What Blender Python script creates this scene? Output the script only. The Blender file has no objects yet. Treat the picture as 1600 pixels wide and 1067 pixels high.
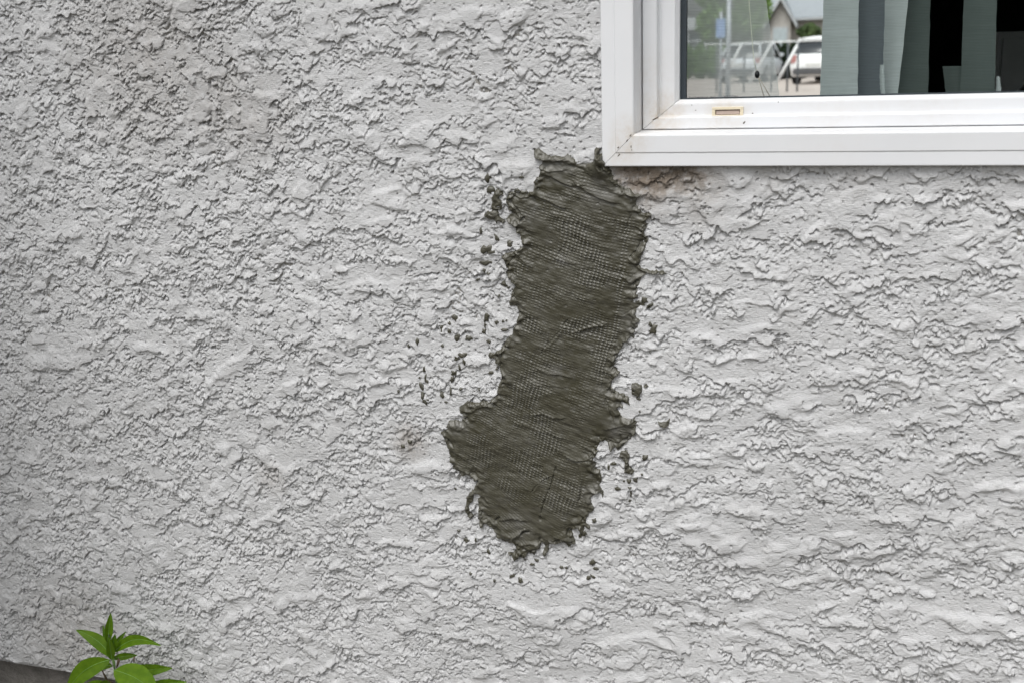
import bpy, bmesh, math, random
import numpy as np
from mathutils import Vector, Matrix

# ------------------------------------------------------------------ camera, world, sun, exposure
scene = bpy.context.scene
COL = scene.collection
R = math.radians

F_PX, YAW, PITCH, ROLL = 1680.0, R(18.35), R(15.0), R(-2.05)
CAM = Vector((0.0, -1.75, 1.45))
W0, H0 = 1600.0, 1067.0

def cam_axes():
    cy, sy, cp, sp = math.cos(YAW), math.sin(YAW), math.cos(PITCH), math.sin(PITCH)
    f = Vector((-sy * cp, cy * cp, -sp)); r = Vector((cy, sy, 0)); u = r.cross(f)
    c, s = math.cos(ROLL), math.sin(ROLL)
    return c * r + s * u, -s * r + c * u, f
AX_R, AX_U, AX_F = cam_axes()

cam_data = bpy.data.cameras.new('camera')
cam = bpy.data.objects.new('camera', cam_data); COL.objects.link(cam)
cam.matrix_world = Matrix(((AX_R.x, AX_U.x, -AX_F.x, CAM.x), (AX_R.y, AX_U.y, -AX_F.y, CAM.y),
                           (AX_R.z, AX_U.z, -AX_F.z, CAM.z), (0, 0, 0, 1)))
cam_data.sensor_width = 36.0
cam_data.lens = 36.0 * F_PX / W0
cam_data.clip_start = 0.05; cam_data.clip_end = 2000
cam_data.dof.use_dof = True
cam_data.dof.focus_distance = 2.02
cam_data.dof.aperture_fstop = 5.8
scene.camera = cam

SUN_EL, SUN_AZ = R(62), R(194)      # azimuth clockwise from +Y (north)
world = bpy.data.worlds.new('World'); scene.world = world
world.use_nodes = True
wn = world.node_tree.nodes; wl = world.node_tree.links
bg = wn['Background']
sky = wn.new('ShaderNodeTexSky'); sky.sky_type = 'NISHITA'; sky.sun_disc = False
sky.sun_elevation = SUN_EL; sky.sun_rotation = SUN_AZ
sky.air_density = 1.0; sky.dust_density = 4.0; sky.ozone_density = 1.0
hs = wn.new('ShaderNodeHueSaturation'); hs.inputs['Saturation'].default_value = 0.16
wl.new(sky.outputs[0], hs.inputs['Color']); wl.new(hs.outputs[0], bg.inputs[0])
bg.inputs[1].default_value = 0.15

sun_data = bpy.data.lights.new('sun', 'SUN'); sun_data.energy = 1.1; sun_data.angle = R(28)
sun_data.color = (1.0, 0.985, 0.965)
sun = bpy.data.objects.new('sun', sun_data); COL.objects.link(sun)
sd = Vector((math.sin(SUN_AZ) * math.cos(SUN_EL), math.cos(SUN_AZ) * math.cos(SUN_EL), math.sin(SUN_EL)))
sun.rotation_euler = sd.to_track_quat('Z', 'Y').to_euler()

scene.view_settings.view_transform = 'Standard'
scene.view_settings.look = 'None'
scene.view_settings.exposure = 0.52
scene.view_settings.gamma = 1.0

# ------------------------------------------------------------------ helpers
def at(px, py, Y=0.0):
    """the point of the plane y = Y that the photograph shows at pixel (px, py)"""
    d = AX_R * ((px - W0 / 2) / F_PX) - AX_U * ((py - H0 / 2) / F_PX) + AX_F
    t = (Y - CAM.y) / d.y
    return CAM + d * t

def tag(o, label=None, cat=None, group=None, kind=None):
    if label: o['label'] = label
    if cat: o['category'] = cat
    if group: o['group'] = group
    if kind: o['kind'] = kind
    return o

def empty(name, loc=(0, 0, 0), label=None, cat=None, group=None):
    o = bpy.data.objects.new(name, None); COL.objects.link(o); o.location = loc
    o.empty_display_size = 0.05
    return tag(o, label, cat, group)

def link(name, me, mat, parent=None, smooth=False, local=False):
    o = bpy.data.objects.new(name, me); COL.objects.link(o)
    if mat is not None: me.materials.append(mat)
    if parent is not None:
        o.parent = parent
        if parent.type == 'EMPTY' and not local:      # vertices are given in world coordinates
            o.matrix_parent_inverse = Matrix.Translation(-Vector(parent.location))
    if smooth: me.shade_smooth()
    return o

def bm_obj(name, bm, mat, parent=None, smooth=False, bevel=0.0):
    if bevel:
        bmesh.ops.bevel(bm, geom=bm.edges[:], offset=bevel, segments=2, affect='EDGES', profile=0.6)
    me = bpy.data.meshes.new(name); bm.to_mesh(me); bm.free()
    return link(name, me, mat, parent, smooth)

def py_obj(name, verts, faces, mat, parent=None, smooth=False):
    me = bpy.data.meshes.new(name); me.from_pydata([tuple(v) for v in verts], [], faces); me.update()
    return link(name, me, mat, parent, smooth)

def add_box(bm, lo, hi):
    vs = [bm.verts.new((x, y, z)) for x in (lo[0], hi[0]) for y in (lo[1], hi[1]) for z in (lo[2], hi[2])]
    for q in ((0, 1, 3, 2), (4, 6, 7, 5), (0, 4, 5, 1), (2, 3, 7, 6), (0, 2, 6, 4), (1, 5, 7, 3)):
        bm.faces.new([vs[i] for i in q])

def box(name, lo, hi, mat, parent=None, bevel=0.0):
    bm = bmesh.new(); add_box(bm, lo, hi)
    return bm_obj(name, bm, mat, parent, False, bevel)

def tube(bm, pts, rad, n=8, cap=True):
    rings = []
    pts = [Vector(p) for p in pts]
    for i, p in enumerate(pts):
        d = (pts[min(i + 1, len(pts) - 1)] - pts[max(i - 1, 0)]).normalized()
        a = d.cross(Vector((0, 0, 1)))
        if a.length < 1e-3: a = d.cross(Vector((0, 1, 0)))
        a.normalize(); b = d.cross(a)
        r = rad[i] if isinstance(rad, (list, tuple)) else rad
        rings.append([bm.verts.new(p + (a * math.cos(2 * math.pi * k / n) + b * math.sin(2 * math.pi * k / n)) * r) for k in range(n)])
    for i in range(len(rings) - 1):
        for k in range(n):
            bm.faces.new((rings[i][k], rings[i][(k + 1) % n], rings[i + 1][(k + 1) % n], rings[i + 1][k]))
    if cap:
        bm.faces.new(rings[0][::-1]); bm.faces.new(rings[-1])

# ---- materials
class MT:
    def __init__(s, name):
        s.m = bpy.data.materials.new(name); s.m.use_nodes = True
        s.n = s.m.node_tree.nodes; s.l = s.m.node_tree.links
        s.b = s.n['Principled BSDF']; s.out = s.n['Material Output']
    def add(s, t, **kw):
        n = s.n.new(t)
        for k, v in kw.items(): setattr(n, k, v)
        return n
    def coord(s):
        return s.add('ShaderNodeTexCoord').outputs['Object']
    def mapping(s, scale=(1, 1, 1), rot=(0, 0, 0)):
        mp = s.add('ShaderNodeMapping'); mp.inputs['Scale'].default_value = scale; mp.inputs['Rotation'].default_value = rot
        s.l.new(s.coord(), mp.inputs['Vector']); return mp.outputs[0]
    def noise(s, scale, detail=3, rough=0.5, vec=None):
        n = s.add('ShaderNodeTexNoise'); n.inputs['Scale'].default_value = scale
        n.inputs['Detail'].default_value = detail; n.inputs['Roughness'].default_value = rough
        s.l.new(vec if vec is not None else s.coord(), n.inputs['Vector']); return n.outputs['Fac']
    def ramp(s, fac, p0, c0, p1, c1):
        r = s.add('ShaderNodeValToRGB'); e = r.color_ramp.elements
        e[0].position = p0; e[0].color = (*c0, 1); e[1].position = p1; e[1].color = (*c1, 1)
        s.l.new(fac, r.inputs[0]); return r.outputs[0]
    def mix(s, fac, a, b):
        m = s.add('ShaderNodeMix', data_type='RGBA')
        for sock, v in ((m.inputs[0], fac), (m.inputs[6], a), (m.inputs[7], b)):
            if hasattr(v, 'links') or hasattr(v, 'is_linked'): s.l.new(v, sock)
            elif isinstance(v, (int, float)): sock.default_value = v
            else: sock.default_value = (*v, 1)
        return m.outputs[2]
    def math(s, op, a, b=0.0, clamp=False):
        m = s.add('ShaderNodeMath', operation=op, use_clamp=clamp)
        for sock, v in ((m.inputs[0], a), (m.inputs[1], b)):
            if isinstance(v, (int, float)): sock.default_value = v
            else: s.l.new(v, sock)
        return m.outputs[0]
    def blob(s, c, r):
        """1 at point c, 0 at distance r, in object space"""
        d = s.add('ShaderNodeVectorMath', operation='DISTANCE'); s.l.new(s.coord(), d.inputs[0]); d.inputs[1].default_value = c
        m = s.add('ShaderNodeMapRange'); m.inputs['From Min'].default_value = r; m.inputs['From Max'].default_value = 0
        s.l.new(d.outputs['Value'], m.inputs['Value']); return m.outputs[0]
    def bump(s, h, strength, dist):
        b = s.add('ShaderNodeBump'); b.inputs['Strength'].default_value = strength; b.inputs['Distance'].default_value = dist
        s.l.new(h, b.inputs['Height']); s.l.new(b.outputs[0], s.b.inputs['Normal']); return b
    def base(s, c, rough=0.6, spec=0.5):
        if isinstance(c, tuple): s.b.inputs['Base Color'].default_value = (*c, 1)
        else: s.l.new(c, s.b.inputs['Base Color'])
        s.b.inputs['Roughness'].default_value = rough
        s.b.inputs['Specular IOR Level'].default_value = spec
        return s

def simple(name, c, rough=0.6, spec=0.4, var=0.12, scale=8.0, metallic=0.0):
    t = MT(name); f = t.noise(scale, 4, 0.6)
    lo = tuple(x * (1 - var) for x in c); hi = tuple(min(1, x * (1 + var)) for x in c)
    t.base(t.ramp(f, 0.3, lo, 0.7, hi), rough, spec); t.b.inputs['Metallic'].default_value = metallic
    return t.m

# ------------------------------------------------------------------ height fields (numpy)
class Field:
    """periodic height field on a tile, for the relief of the plaster"""
    def __init__(s, LX, LZ, d, seed):
        s.nx, s.nz = int(round(LX / d)), int(round(LZ / d)); s.LX, s.LZ = LX, LZ
        s.rng = np.random.default_rng(seed)
        s.fx = np.fft.rfftfreq(s.nx, LX / s.nx)[None, :]; s.fz = np.fft.fftfreq(s.nz, LZ / s.nz)[:, None]
        s.ix, s.iz = np.meshgrid(np.arange(s.nx), np.arange(s.nz))
    def noise(s, lx, lz=None, ang=0.0, oct=1, gain=0.5):
        """band noise of feature size lx by lz metres, turned by ang, unit deviation"""
        lz = lz or lx; c, q = math.cos(ang), math.sin(ang)
        tot = 0; a = 1.0
        for k in range(oct):
            u = (s.fx * c + s.fz * q) * lx; v = (-s.fx * q + s.fz * c) * lz
            r2 = u * u + v * v
            amp = r2 * np.exp(-r2 * 2.2)
            ph = np.exp(2j * np.pi * s.rng.random(amp.shape))
            n = np.fft.irfft2(amp * ph, s=(s.nz, s.nx)); n /= n.std()
            tot = tot + a * n; a *= gain; lx /= 2; lz /= 2
        return (tot / tot.std()).astype(np.float32)
    def shift(s, f, dx, dz):
        """sample f at displaced places (metres), bilinear, periodic"""
        x = s.ix + dx * (s.nx / s.LX); z = s.iz + dz * (s.nz / s.LZ)
        return bil(f, x, z)
    def at(s, f, X, Z):
        return bil(f, X * (s.nx / s.LX), Z * (s.nz / s.LZ))

def bil(f, x, z):
    nz, nx = f.shape
    x0 = np.floor(x).astype(np.int32); z0 = np.floor(z).astype(np.int32)
    a = (x - x0).astype(np.float32); b = (z - z0).astype(np.float32)
    x0 %= nx; z0 %= nz; x1 = (x0 + 1) % nx; z1 = (z0 + 1) % nz
    return (f[z0, x0] * (1 - a) + f[z0, x1] * a) * (1 - b) + (f[z1, x0] * (1 - a) + f[z1, x1] * a) * b

def sst(e0, e1, v):
    t = np.clip((v - e0) / (e1 - e0), 0, 1); return t * t * (3 - 2 * t)

def grid_mesh(name, X, Z, Y, keep, flip=False):
    """mesh of the quads of a grid whose four corners are kept"""
    q = keep[:-1, :-1] & keep[1:, :-1] & keep[:-1, 1:] & keep[1:, 1:]
    nz, nx = X.shape; idx = np.arange(nz * nx).reshape(nz, nx)
    quads = np.stack([idx[:-1, :-1][q], idx[:-1, 1:][q], idx[1:, 1:][q], idx[1:, :-1][q]], 1)
    used = np.zeros(nz * nx, bool); used[quads.ravel()] = True
    remap = np.cumsum(used) - 1
    quads = remap[quads].astype(np.int32)
    co = np.stack([X.ravel()[used], Y.ravel()[used], Z.ravel()[used]], 1).astype(np.float32)
    me = bpy.data.meshes.new(name)
    me.vertices.add(len(co)); me.vertices.foreach_set('co', co.ravel())
    me.loops.add(quads.size); me.loops.foreach_set('vertex_index', quads.ravel())
    me.polygons.add(len(quads)); me.polygons.foreach_set('loop_start', np.arange(len(quads), dtype=np.int32) * 4)
    me.update(calc_edges=True)
    me.polygons.foreach_set('use_smooth', np.ones(len(quads), bool))
    return me

# ------------------------------------------------------------------ layout measured from the photograph
FRAME_Y = -0.016
WIN_XL = at(939.5, 150, FRAME_Y).x          # outer left edge of the window frame
WIN_ZB = at(1275, 260.0, FRAME_Y).z         # outer bottom edge
WIN_XR, WIN_ZT = WIN_XL + 1.36, WIN_ZB + 1.0
FOUND_Z = at(60, 1046, -0.012).z            # bottom edge of the stucco

# ------------------------------------------------------------------ stucco relief
FD = Field(2.8, 1.9, 0.0014, 7)
def stucco_field():
    S = FD
    w1x, w1z = S.noise(0.030) * 0.006, S.noise(0.030) * 0.005
    w2x, w2z = S.noise(0.011) * 0.0026, S.noise(0.011) * 0.0024
    w3x, w3z = S.noise(0.0055) * 0.0014, S.noise(0.0055) * 0.0013
    wx, wz = w1x + w2x + w3x, w1z + w2z + w3z
    region = S.noise(0.24, 0.14, 0.05, 2)            # smooth where high; the right half is smoother
    side = np.cos(2 * np.pi * ((S.ix + 0.5) / S.nx - (3.4 - 0.15) / S.LX)).astype(np.float32)
    wL = sst(0.35, -0.75, side)                       # 1 in the left half: rougher, edges running up to the right
    region = region + 0.75 * np.cos(2 * np.pi * ((S.ix + 0.5) / S.nx - (3.4 - 0.15) / S.LX)).astype(np.float32)
    # rough dashed ground under the plates
    lump = S.noise(0.034, 0.024) * 0.9 + S.noise(0.016, 0.012) * 0.7
    bill = -np.abs(S.noise(0.015, 0.011)) + 0.8
    bill2 = -np.abs(S.noise(0.0085, 0.0065)) + 0.8
    ground = lump * 0.85 + bill * 0.75 + bill2 * 0.40
    ground = S.shift(ground, wx * 0.9, wz * 0.9) * 0.00078
    h = ground
    cover = np.zeros_like(ground)
    # trowelled plates: thick at the lower edge, feathered at the upper one
    #          length width angle threshold thickness feather flatten
    specs = [(0.022, 0.012, -0.15, 0.85, 0.0016, 0.005, 0.70), (0.045, 0.022, 0.12, 0.50, 0.0019, 0.010, 0.55), (0.125, 0.060, 0.22, 0.00, 0.0028, 0.026, 0.12),
             (0.080, 0.036, -0.05, 0.45, 0.0028, 0.018, 0.14), (0.036, 0.017, 0.05, 1.30, 0.0024, 0.009, 0.50),
             (0.017, 0.010, -0.2, 1.45, 0.0020, 0.004, 0.8), (0.180, 0.070, 0.24, 0.50, 0.0032, 0.034, 0.12)]
    tvar = 0.45 + 1.0 * sst(-1.1, 1.3, S.noise(0.055, 0.035))
    bite = sst(-0.5, 0.7, S.noise(0.035, 0.02)) * (0.6 + 0.4 * wL)
    for i, (lx, lz, ang, t, th, sh, keep) in enumerate(specs):
        big = lx > 0.06
        p = S.noise(lx, lz, ang, 3 if big else 2, 0.42)
        p2 = S.noise(lx * 0.8, lz * 1.25, ang + 0.45, 3 if big else 2, 0.48)
        p = (p * (1 - wL) + p2 * wL) / np.sqrt((1 - wL) ** 2 + wL ** 2)
        p = p - (t - (0.30 if big else -0.30) * region)
        k = 1.0 if lx > 0.03 else 0.7
        ps = S.shift(p, wx * k, wz * k)
        pa = S.shift(p, wx * 0.3, wz * 0.3 + sh)
        m = sst(0.0, 0.028 if lx > 0.1 else (0.045 if big else 0.09), ps)
        thick = th * tvar * np.clip(0.30 + 1.1 * pa, 0.08, 0.85)
        # torn hollow just below the lower edge
        above = np.roll(m, -3, axis=0)
        h = h - np.clip(above - m, 0, 1) * bite * (0.0032 if lx > 0.03 else 0.0018)
        h = h * (1 - m) + (h * keep + 0.0012 * (1 - keep) + thick) * m
        cover = cover * (1 - 0.6 * m) + m * (1.0 if lx > 0.045 else 0.4)
        cover = np.minimum(cover, 1)
    T = 0.0046 + 0.0008 * S.noise(0.12, 0.06)          # knocked down tops
    over = h - T
    h = np.where(over > 0, T + over * 0.16, h)
    # drag lines of the trowel on the plates, grain in the rough ground
    streak = S.noise(0.026, 0.0050, 0.05, 2, 0.6)
    streak = S.shift(streak, w1x, w1z * 0.4 + w2z * 0.5)
    grain = S.noise(0.0055, 0.0045)
    fade = sst(-0.6, 1.2, S.noise(0.06, 0.03))
    h = h + streak * (0.00006 + 0.00016 * cover * fade) + grain * 0.00021 * (1.25 - 0.85 * cover)
    crumbs = np.clip(S.noise(0.0075) - 1.45, 0, 1.2) * 0.0018 * (1.1 - 0.85 * cover)
    pits = np.clip(S.noise(0.0070) - 2.0, 0, 1.0) * 0.0075
    h = h + S.shift(crumbs, w3x, w3z) - pits + 0.0009 * S.noise(0.35, 0.2)
    return (h * 1.36).astype(np.float32)
STUCCO = stucco_field()
OX, OZ = 3.4, 0.2                                      # where the tile starts

# outline of the mortar patch, pixels of the photograph -> points of the wall
OUT_PX = [(833,236),(841,233),(850,240),(858,246),(868,244),(878,247),(886,242),(893,245),(899,252),(909,250),(918,252),(926,252),
 (929,246),(928,238),(931,229),(936,232),(938,240),(943,237),(944,246),(948,250),(949,259),(952,266),(957,276),(964,287),(976,294),(992,303),(1005,304),
 (997,309),(992,318),(996,327),(1003,335),(1016,334),(1018,338),(1009,346),(1009,357),(1005,366),(1012,377),(1009,384),(1004,395),(1000,407),(997,415),
 (1001,421),(1010,423),(1025,425),(1033,426),(1041,429),(1038,431),(1030,428),(1018,428),(1005,430),(999,440),(996,449),(994,458),(997,466),(991,470),(1005,472),(1007,479),
 (996,482),(992,492),(994,498),(1003,504),(994,505),(996,511),(990,519),(990,531),(985,529),(974,537),(969,547),(965,552),(962,560),(959,568),(958,575),(967,583),
 (962,588),(954,596),(953,604),(958,612),(966,615),(973,617),(981,622),(983,632),(978,630),(974,625),(972,637),(968,634),(963,639),(968,645),(972,651),(982,655),(989,653),(995,659),
 (992,668),(994,674),(990,682),(981,690),(973,697),(966,704),(961,699),(954,703),(951,696),(946,690),(937,689),(934,696),(931,703),(935,703),(927,714),(926,722),(931,727),
 (928,733),(936,735),(940,747),(938,752),(937,758),(943,769),(941,776),(935,770),(931,772),(922,776),(924,784),(928,792),(926,798),(920,802),(914,812),(920,820),(922,826),(918,829),
 (913,824),(908,836),(905,832),(903,824),(893,828),(892,834),(897,848),(893,852),(888,856),(885,861),(884,852),(877,846),(872,850),(868,853),(857,850),(855,862),(849,874),(846,868),
 (850,856),(846,848),(841,855),(843,861),(838,862),(833,870),(829,866),(824,868),(818,871),(819,879),(812,872),(803,878),(800,872),(792,866),(801,867),(806,858),(800,848),
 (792,851),(786,849),(777,842),(772,832),(765,826),(757,818),(751,826),(748,826),(745,812),(746,800),(745,785),(748,776),(741,771),(739,775),(736,785),(731,792),(733,800),(737,808),
 (734,816),(731,810),(725,801),(727,789),(727,780),(733,772),(738,767),(742,760),(745,752),(737,751),(735,744),(728,743),(723,744),(716,739),(706,734),(702,722),(702,714),(699,703),
 (695,691),(690,679),(686,679),(692,673),(698,665),(700,659),(710,657),(718,660),(725,652),(723,648),(717,645),(716,638),(722,632),(731,628),(742,631),(750,630),(752,625),(757,628),
 (766,628),(770,621),(775,618),(777,609),(779,599),(783,592),(782,582),(778,572),(775,582),(773,580),(776,571),(772,568),(772,561),(764,560),(760,556),(765,553),(774,550),(782,546),
 (786,538),(795,528),(799,521),(803,512),(806,505),(808,497),(809,488),(806,482),(800,480),(795,481),(794,474),(796,468),(798,463),(799,455),(803,450),(800,443),(794,436),(788,428),
 (790,420),(787,414),(786,407),(782,402),(790,397),(799,396),(807,392),(813,387),(815,379),(813,373),(808,366),(803,356),(795,349),(790,344),(793,340),(797,334),(794,328),(791,320),(789,312),
 (793,304),(800,300),(807,295),(815,298),(824,299),(832,300),(834,293),(834,284),(839,277),(844,272),(843,266),(841,262),(847,255),(845,249),(838,249),(834,245)]
P_OUT = np.array([(at(x, y, -0.008).x, at(x, y, -0.008).z) for x, y in OUT_PX])
ISLE_PX = [  # loose smears next to the patch
 [(766,334),(768,318),(768,307),(776,294),(783,297),(784,303),(777,309),(784,317),(784,326),(776,329),(778,340),(790,347),(784,348),(776,344),(776,352),(774,347),(768,343),(757,339),(755,335),(760,331)],
 [(986,601),(995,599),(1001,603),(1002,612),(998,620),(990,617),(986,612)],
 [(1028,660),(1036,661),(1045,657),(1044,665),(1037,668),(1030,664)],
 [(967,712),(970,705),(979,704),(982,712),(981,720),(984,730),(990,736),(988,742),(983,739),(975,738),(976,730),(977,722),(972,717)]]
ISLES = [np.array([(at(x, y, -0.008).x, at(x, y, -0.008).z) for x, y in P]) for P in ISLE_PX]

def poly_sd(P, X, Z):
    """signed distance to a closed polygon, positive inside"""
    d2 = np.full(X.shape, 1e9, np.float32); ins = np.zeros(X.shape, bool)
    n = len(P)
    for i in range(n):
        ax, az = P[i]; bx, bz = P[(i + 1) % n]
        ex, ez = bx - ax, bz - az; wx, wz = X - ax, Z - az
        t = np.clip((wx * ex + wz * ez) / (ex * ex + ez * ez + 1e-12), 0, 1)
        d2 = np.minimum(d2, (wx - ex * t) ** 2 + (wz - ez * t) ** 2)
        if abs(ez) > 1e-9:
            c = ((az > Z) != (bz > Z)) & (X < ex * (Z - az) / ez + ax); ins ^= c
    d = np.sqrt(d2); return np.where(ins, d, -d)

# ---- material of the painted stucco
def stucco_material():
    t = MT('painted_stucco')
    big = t.noise(2.2, 4, 0.6); mid = t.noise(26, 5, 0.65)
    c = t.ramp(big, 0.30, (0.515, 0.518, 0.520), 0.72, (0.60, 0.604, 0.608))
    c = t.mix(t.math('MULTIPLY', t.ramp(mid, 0.45, (0, 0, 0), 0.80, (1, 1, 1)), 0.30), c, (0.45, 0.445, 0.425))
    # dirty, unpainted strip under the window corner, and some ochre stains
    stains = [(at(980, 270, 0), 0.030, 1.0), (at(1005, 268, 0), 0.032, 1.0), (at(1030, 268, 0), 0.032, 1.0), (at(1055, 269, 0), 0.030, 1.0), (at(1080, 271, 0), 0.026, 0.9), (at(1008, 288, 0), 0.030, 0.8),
              (at(1100, 276, 0), 0.03, 0.5), (at(1020, 308, 0), 0.03, 0.4), (at(1090, 315, 0), 0.04, 0.3), (at(1200, 268, 0), 0.03, 0.25), (at(1330, 268, 0), 0.03, 0.2),
              (at(640, 690, 0), 0.03, 0.7), (at(425, 745, 0), 0.03, 0.35), (at(385, 180, 0), 0.08, 0.30), (at(230, 95, 0), 0.14, 0.35), (at(120, 1000, 0), 0.12, 0.35)]
    patch = t.ramp(t.noise(60, 5, 0.7), 0.30, (0.15, 0.15, 0.15), 0.55, (1, 1, 1))
    for p, r, a in stains:
        b = t.math('POWER', t.blob((p.x, 0, p.z), r * 1.5), 0.7)
        f = t.math('MULTIPLY', t.math('MULTIPLY', b, patch), a, True)
        c = t.mix(f, c, (0.19, 0.155, 0.12))
    t.base(c, 0.82, 0.25)
    fine = t.noise(620, 3, 0.6); st = t.noise(1.0, 3, 0.6, t.mapping((150, 150, 640), (0, R(4), 0)))
    hgt = t.math('ADD', t.math('MULTIPLY', fine, 0.6), st)
    t.bump(hgt, 0.9, 0.0015)
    return t.m
M_STUCCO = stucco_material()
M_CONC = None

def build_wall():
    root = empty('house_wall', (0, 0, 0), 'pale grey painted house wall with rough trowelled stucco', 'wall')
    xa, xb = at(0, 900).x - 0.06, at(1600, 500).x + 0.12
    za, zb = FOUND_Z, at(0, 0).z + 0.05
    d = 0.00155
    xs = np.concatenate([np.arange(-3.3, xa, 0.008), np.arange(xa, xb, d), np.arange(xb, 2.4, 0.008)])
    zs = np.concatenate([np.arange(za, zb, d), np.arange(zb, 2.75, 0.008)])
    X, Z = np.meshgrid(xs, zs)
    hgt = FD.at(STUCCO, X + OX, Z + OZ)
    # the plaster is pressed flat beneath the patch
    sel = (X > P_OUT[:, 0].min() - .02) & (X < P_OUT[:, 0].max() + .02) & (Z > P_OUT[:, 1].min() - .02) & (Z < P_OUT[:, 1].max() + .02)
    sdv = np.full(X.shape, -1.0, np.float32); sdv[sel] = poly_sd(P_OUT, X[sel], Z[sel])
    hgt = np.where(sdv > 0.002, np.minimum(hgt, 0.004), hgt) - 0.005 * sst(0.002, 0.010, sdv)
    # the lower edge of the coat rounds back to the foundation
    e = np.clip((Z - FOUND_Z) / 0.010, 0, 1); hgt = hgt * (0.3 + 0.7 * np.sqrt(e))
    # broken coat in the dirty strip below the window
    strip = sst(0.05, 0.0, np.abs(X - (WIN_XL + 0.09)) - 0.03) * sst(0.034, 0.018, WIN_ZB - Z)
    hgt = hgt * (1 - strip) + (1.7 * FD.at(STUCCO, X * 2.1 + 0.9, Z * 2.1 + 0.3) - 0.004) * strip
    Y = -hgt
    keep = ~((X > WIN_XL + 0.012) & (X < WIN_XR - 0.012) & (Z > WIN_ZB + 0.012) & (Z < WIN_ZT - 0.012))
    # material dragged downwards overhangs the lower edges of the plates
    sag = np.clip(hgt - 0.0018, -0.004, 0.006) * 1.1 * np.clip((Z - FOUND_Z) / 0.02, 0, 1)
    me = grid_mesh('stucco_coat', X, Z - sag, Y, keep)
    link('stucco_coat', me, M_STUCCO, root)
    # underside of the coat
    n = len(xs); row = -hgt[0]
    v = [(xs[i], row[i], za) for i in range(n)] + [(xs[i], 0.03, za) for i in range(n)]
    f = [(i, n + i, n + i + 1, i + 1) for i in range(n - 1)]
    py_obj('coat_edge', v, f, M_STUCCO, root)
    # concrete foundation, set back under the coat
    c = MT('foundation_concrete'); k = c.noise(30, 6, 0.7)
    c.base(c.ramp(k, 0.3, (0.16, 0.15, 0.138), 0.72, (0.30, 0.285, 0.26)), 0.9, 0.2)
    c.bump(c.noise(120, 5, 0.7), 0.9, 0.006)
    box('foundation', (-3.3, 0.026, -0.3), (2.4, 0.25, za + 0.004), c.m, root)
    # the wall behind the coat, four pieces round the window opening
    core = simple('wall_core', (0.3, 0.29, 0.27), 0.9)
    a, b2, c2, d2 = WIN_XL + 0.02, WIN_XR - 0.02, WIN_ZB + 0.02, WIN_ZT - 0.02
    for lo, hi in (((-3.3, 0.004, za), (a, 0.2, 2.75)), ((b2, 0.004, za), (2.4, 0.2, 2.75)),
                   ((a, 0.004, za + .004), (b2, 0.2, c2)), ((a, 0.004, d2), (b2, 0.2, 2.75))):
        box('wall_core', lo, hi, core, root)
    # unseen block at the left and boards above, added to darken the wall's edges
    box('added_shade_block', (-3.3, -1.15, za), (-1.96, 0.003, 2.75), M_STUCCO, root)
    board_paint = simple('shade_board_paint', (0.55, 0.55, 0.54), .6)
    box('added_shade_board', (-1.955, -0.30, 2.46), (2.4, -0.012, 2.50), board_paint, root); box('added_edge_board', (-1.955, -0.33, 2.44), (2.4, -0.303, 2.66), board_paint, root)
    return root
wall = build_wall()

# ------------------------------------------------------------------ ground
def ground():
    g = MT('bare_ground'); n = g.noise(3, 6, 0.65)
    g.base(g.ramp(n, 0.3, (0.10, 0.09, 0.07), 0.7, (0.19, 0.175, 0.15)), 0.95, 0.15)
    g.bump(g.noise(40, 5, 0.7), 0.6, 0.02)
    v = [(-400, -300, 0), (400, -300, 0), (400, 700, 0), (-400, 700, 0)]
    tag(py_obj('ground', v, [(0, 1, 2, 3)], g.m), 'bare grey brown ground round the house', None, None, 'structure')
    p = MT('street_paving'); n = p.noise(1.5, 5, 0.6)
    p.base(p.ramp(n, 0.3, (0.40, 0.355, 0.32), 0.7, (0.52, 0.46, 0.42)), 0.9, 0.2)
    v = [(-60, 22, 0.004), (60, 22, 0.004), (60, 52, 0.004), (-60, 52, 0.004)]
    tag(py_obj('pavement', v, [(0, 1, 2, 3)], p.m), 'pale beige paving seen through the house', None, None, 'structure')
ground()

# ------------------------------------------------------------------ mortar patch
def mortar_material():
    t = MT('wet_mortar')
    a = t.noise(16, 5, 0.6); b = t.noise(70, 4, 0.6)
    c = t.ramp(a, 0.32, (0.050, 0.0465, 0.029), 0.68, (0.080, 0.0765, 0.058))
    c = t.mix(t.math('MULTIPLY', t.ramp(b, 0.5, (0, 0, 0), 0.8, (1, 1, 1)), 0.4), c, (0.125, 0.123, 0.115))
    for px, py, r_, k_ in ((935, 302, .035, .75), (1000, 440, .025, .6), (965, 672, .03, .7), (812, 820, .04, .5), (925, 770, .03, .5), (825, 335, .03, .55), (870, 258, .03, .5), (715, 665, .03, .4), (880, 408, .016, .8), (868, 578, .018, .7), (985, 505, .03, .5)):
        q = at(px, py, -.008)
        c = t.mix(t.math('MULTIPLY', t.math('MULTIPLY', t.blob(tuple(q), r_), t.ramp(b, .3, (.2, .2, .2), .65, (1, 1, 1))), k_, True), c, (0.165, 0.162, 0.152))
    t.base(c, 0.5, 0.5)
    r = t.add('ShaderNodeMapRange'); r.inputs['To Min'].default_value = 0.26; r.inputs['To Max'].default_value = 0.50
    t.l.new(a, r.inputs['Value']); t.l.new(r.outputs[0], t.b.inputs['Roughness'])
    st = t.noise(1.0, 3, 0.6, t.mapping((120, 120, 900), (0, R(-18), 0)))
    t.bump(t.math('ADD', t.noise(700, 3, 0.6), st), 0.35, 0.0008)
    return t.m
M_MORTAR = mortar_material()

MF = Field(0.52, 0.80, 0.0016, 21)
def wall_h(X, Z):
    return FD.at(STUCCO, X + OX, Z + OZ)

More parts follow.
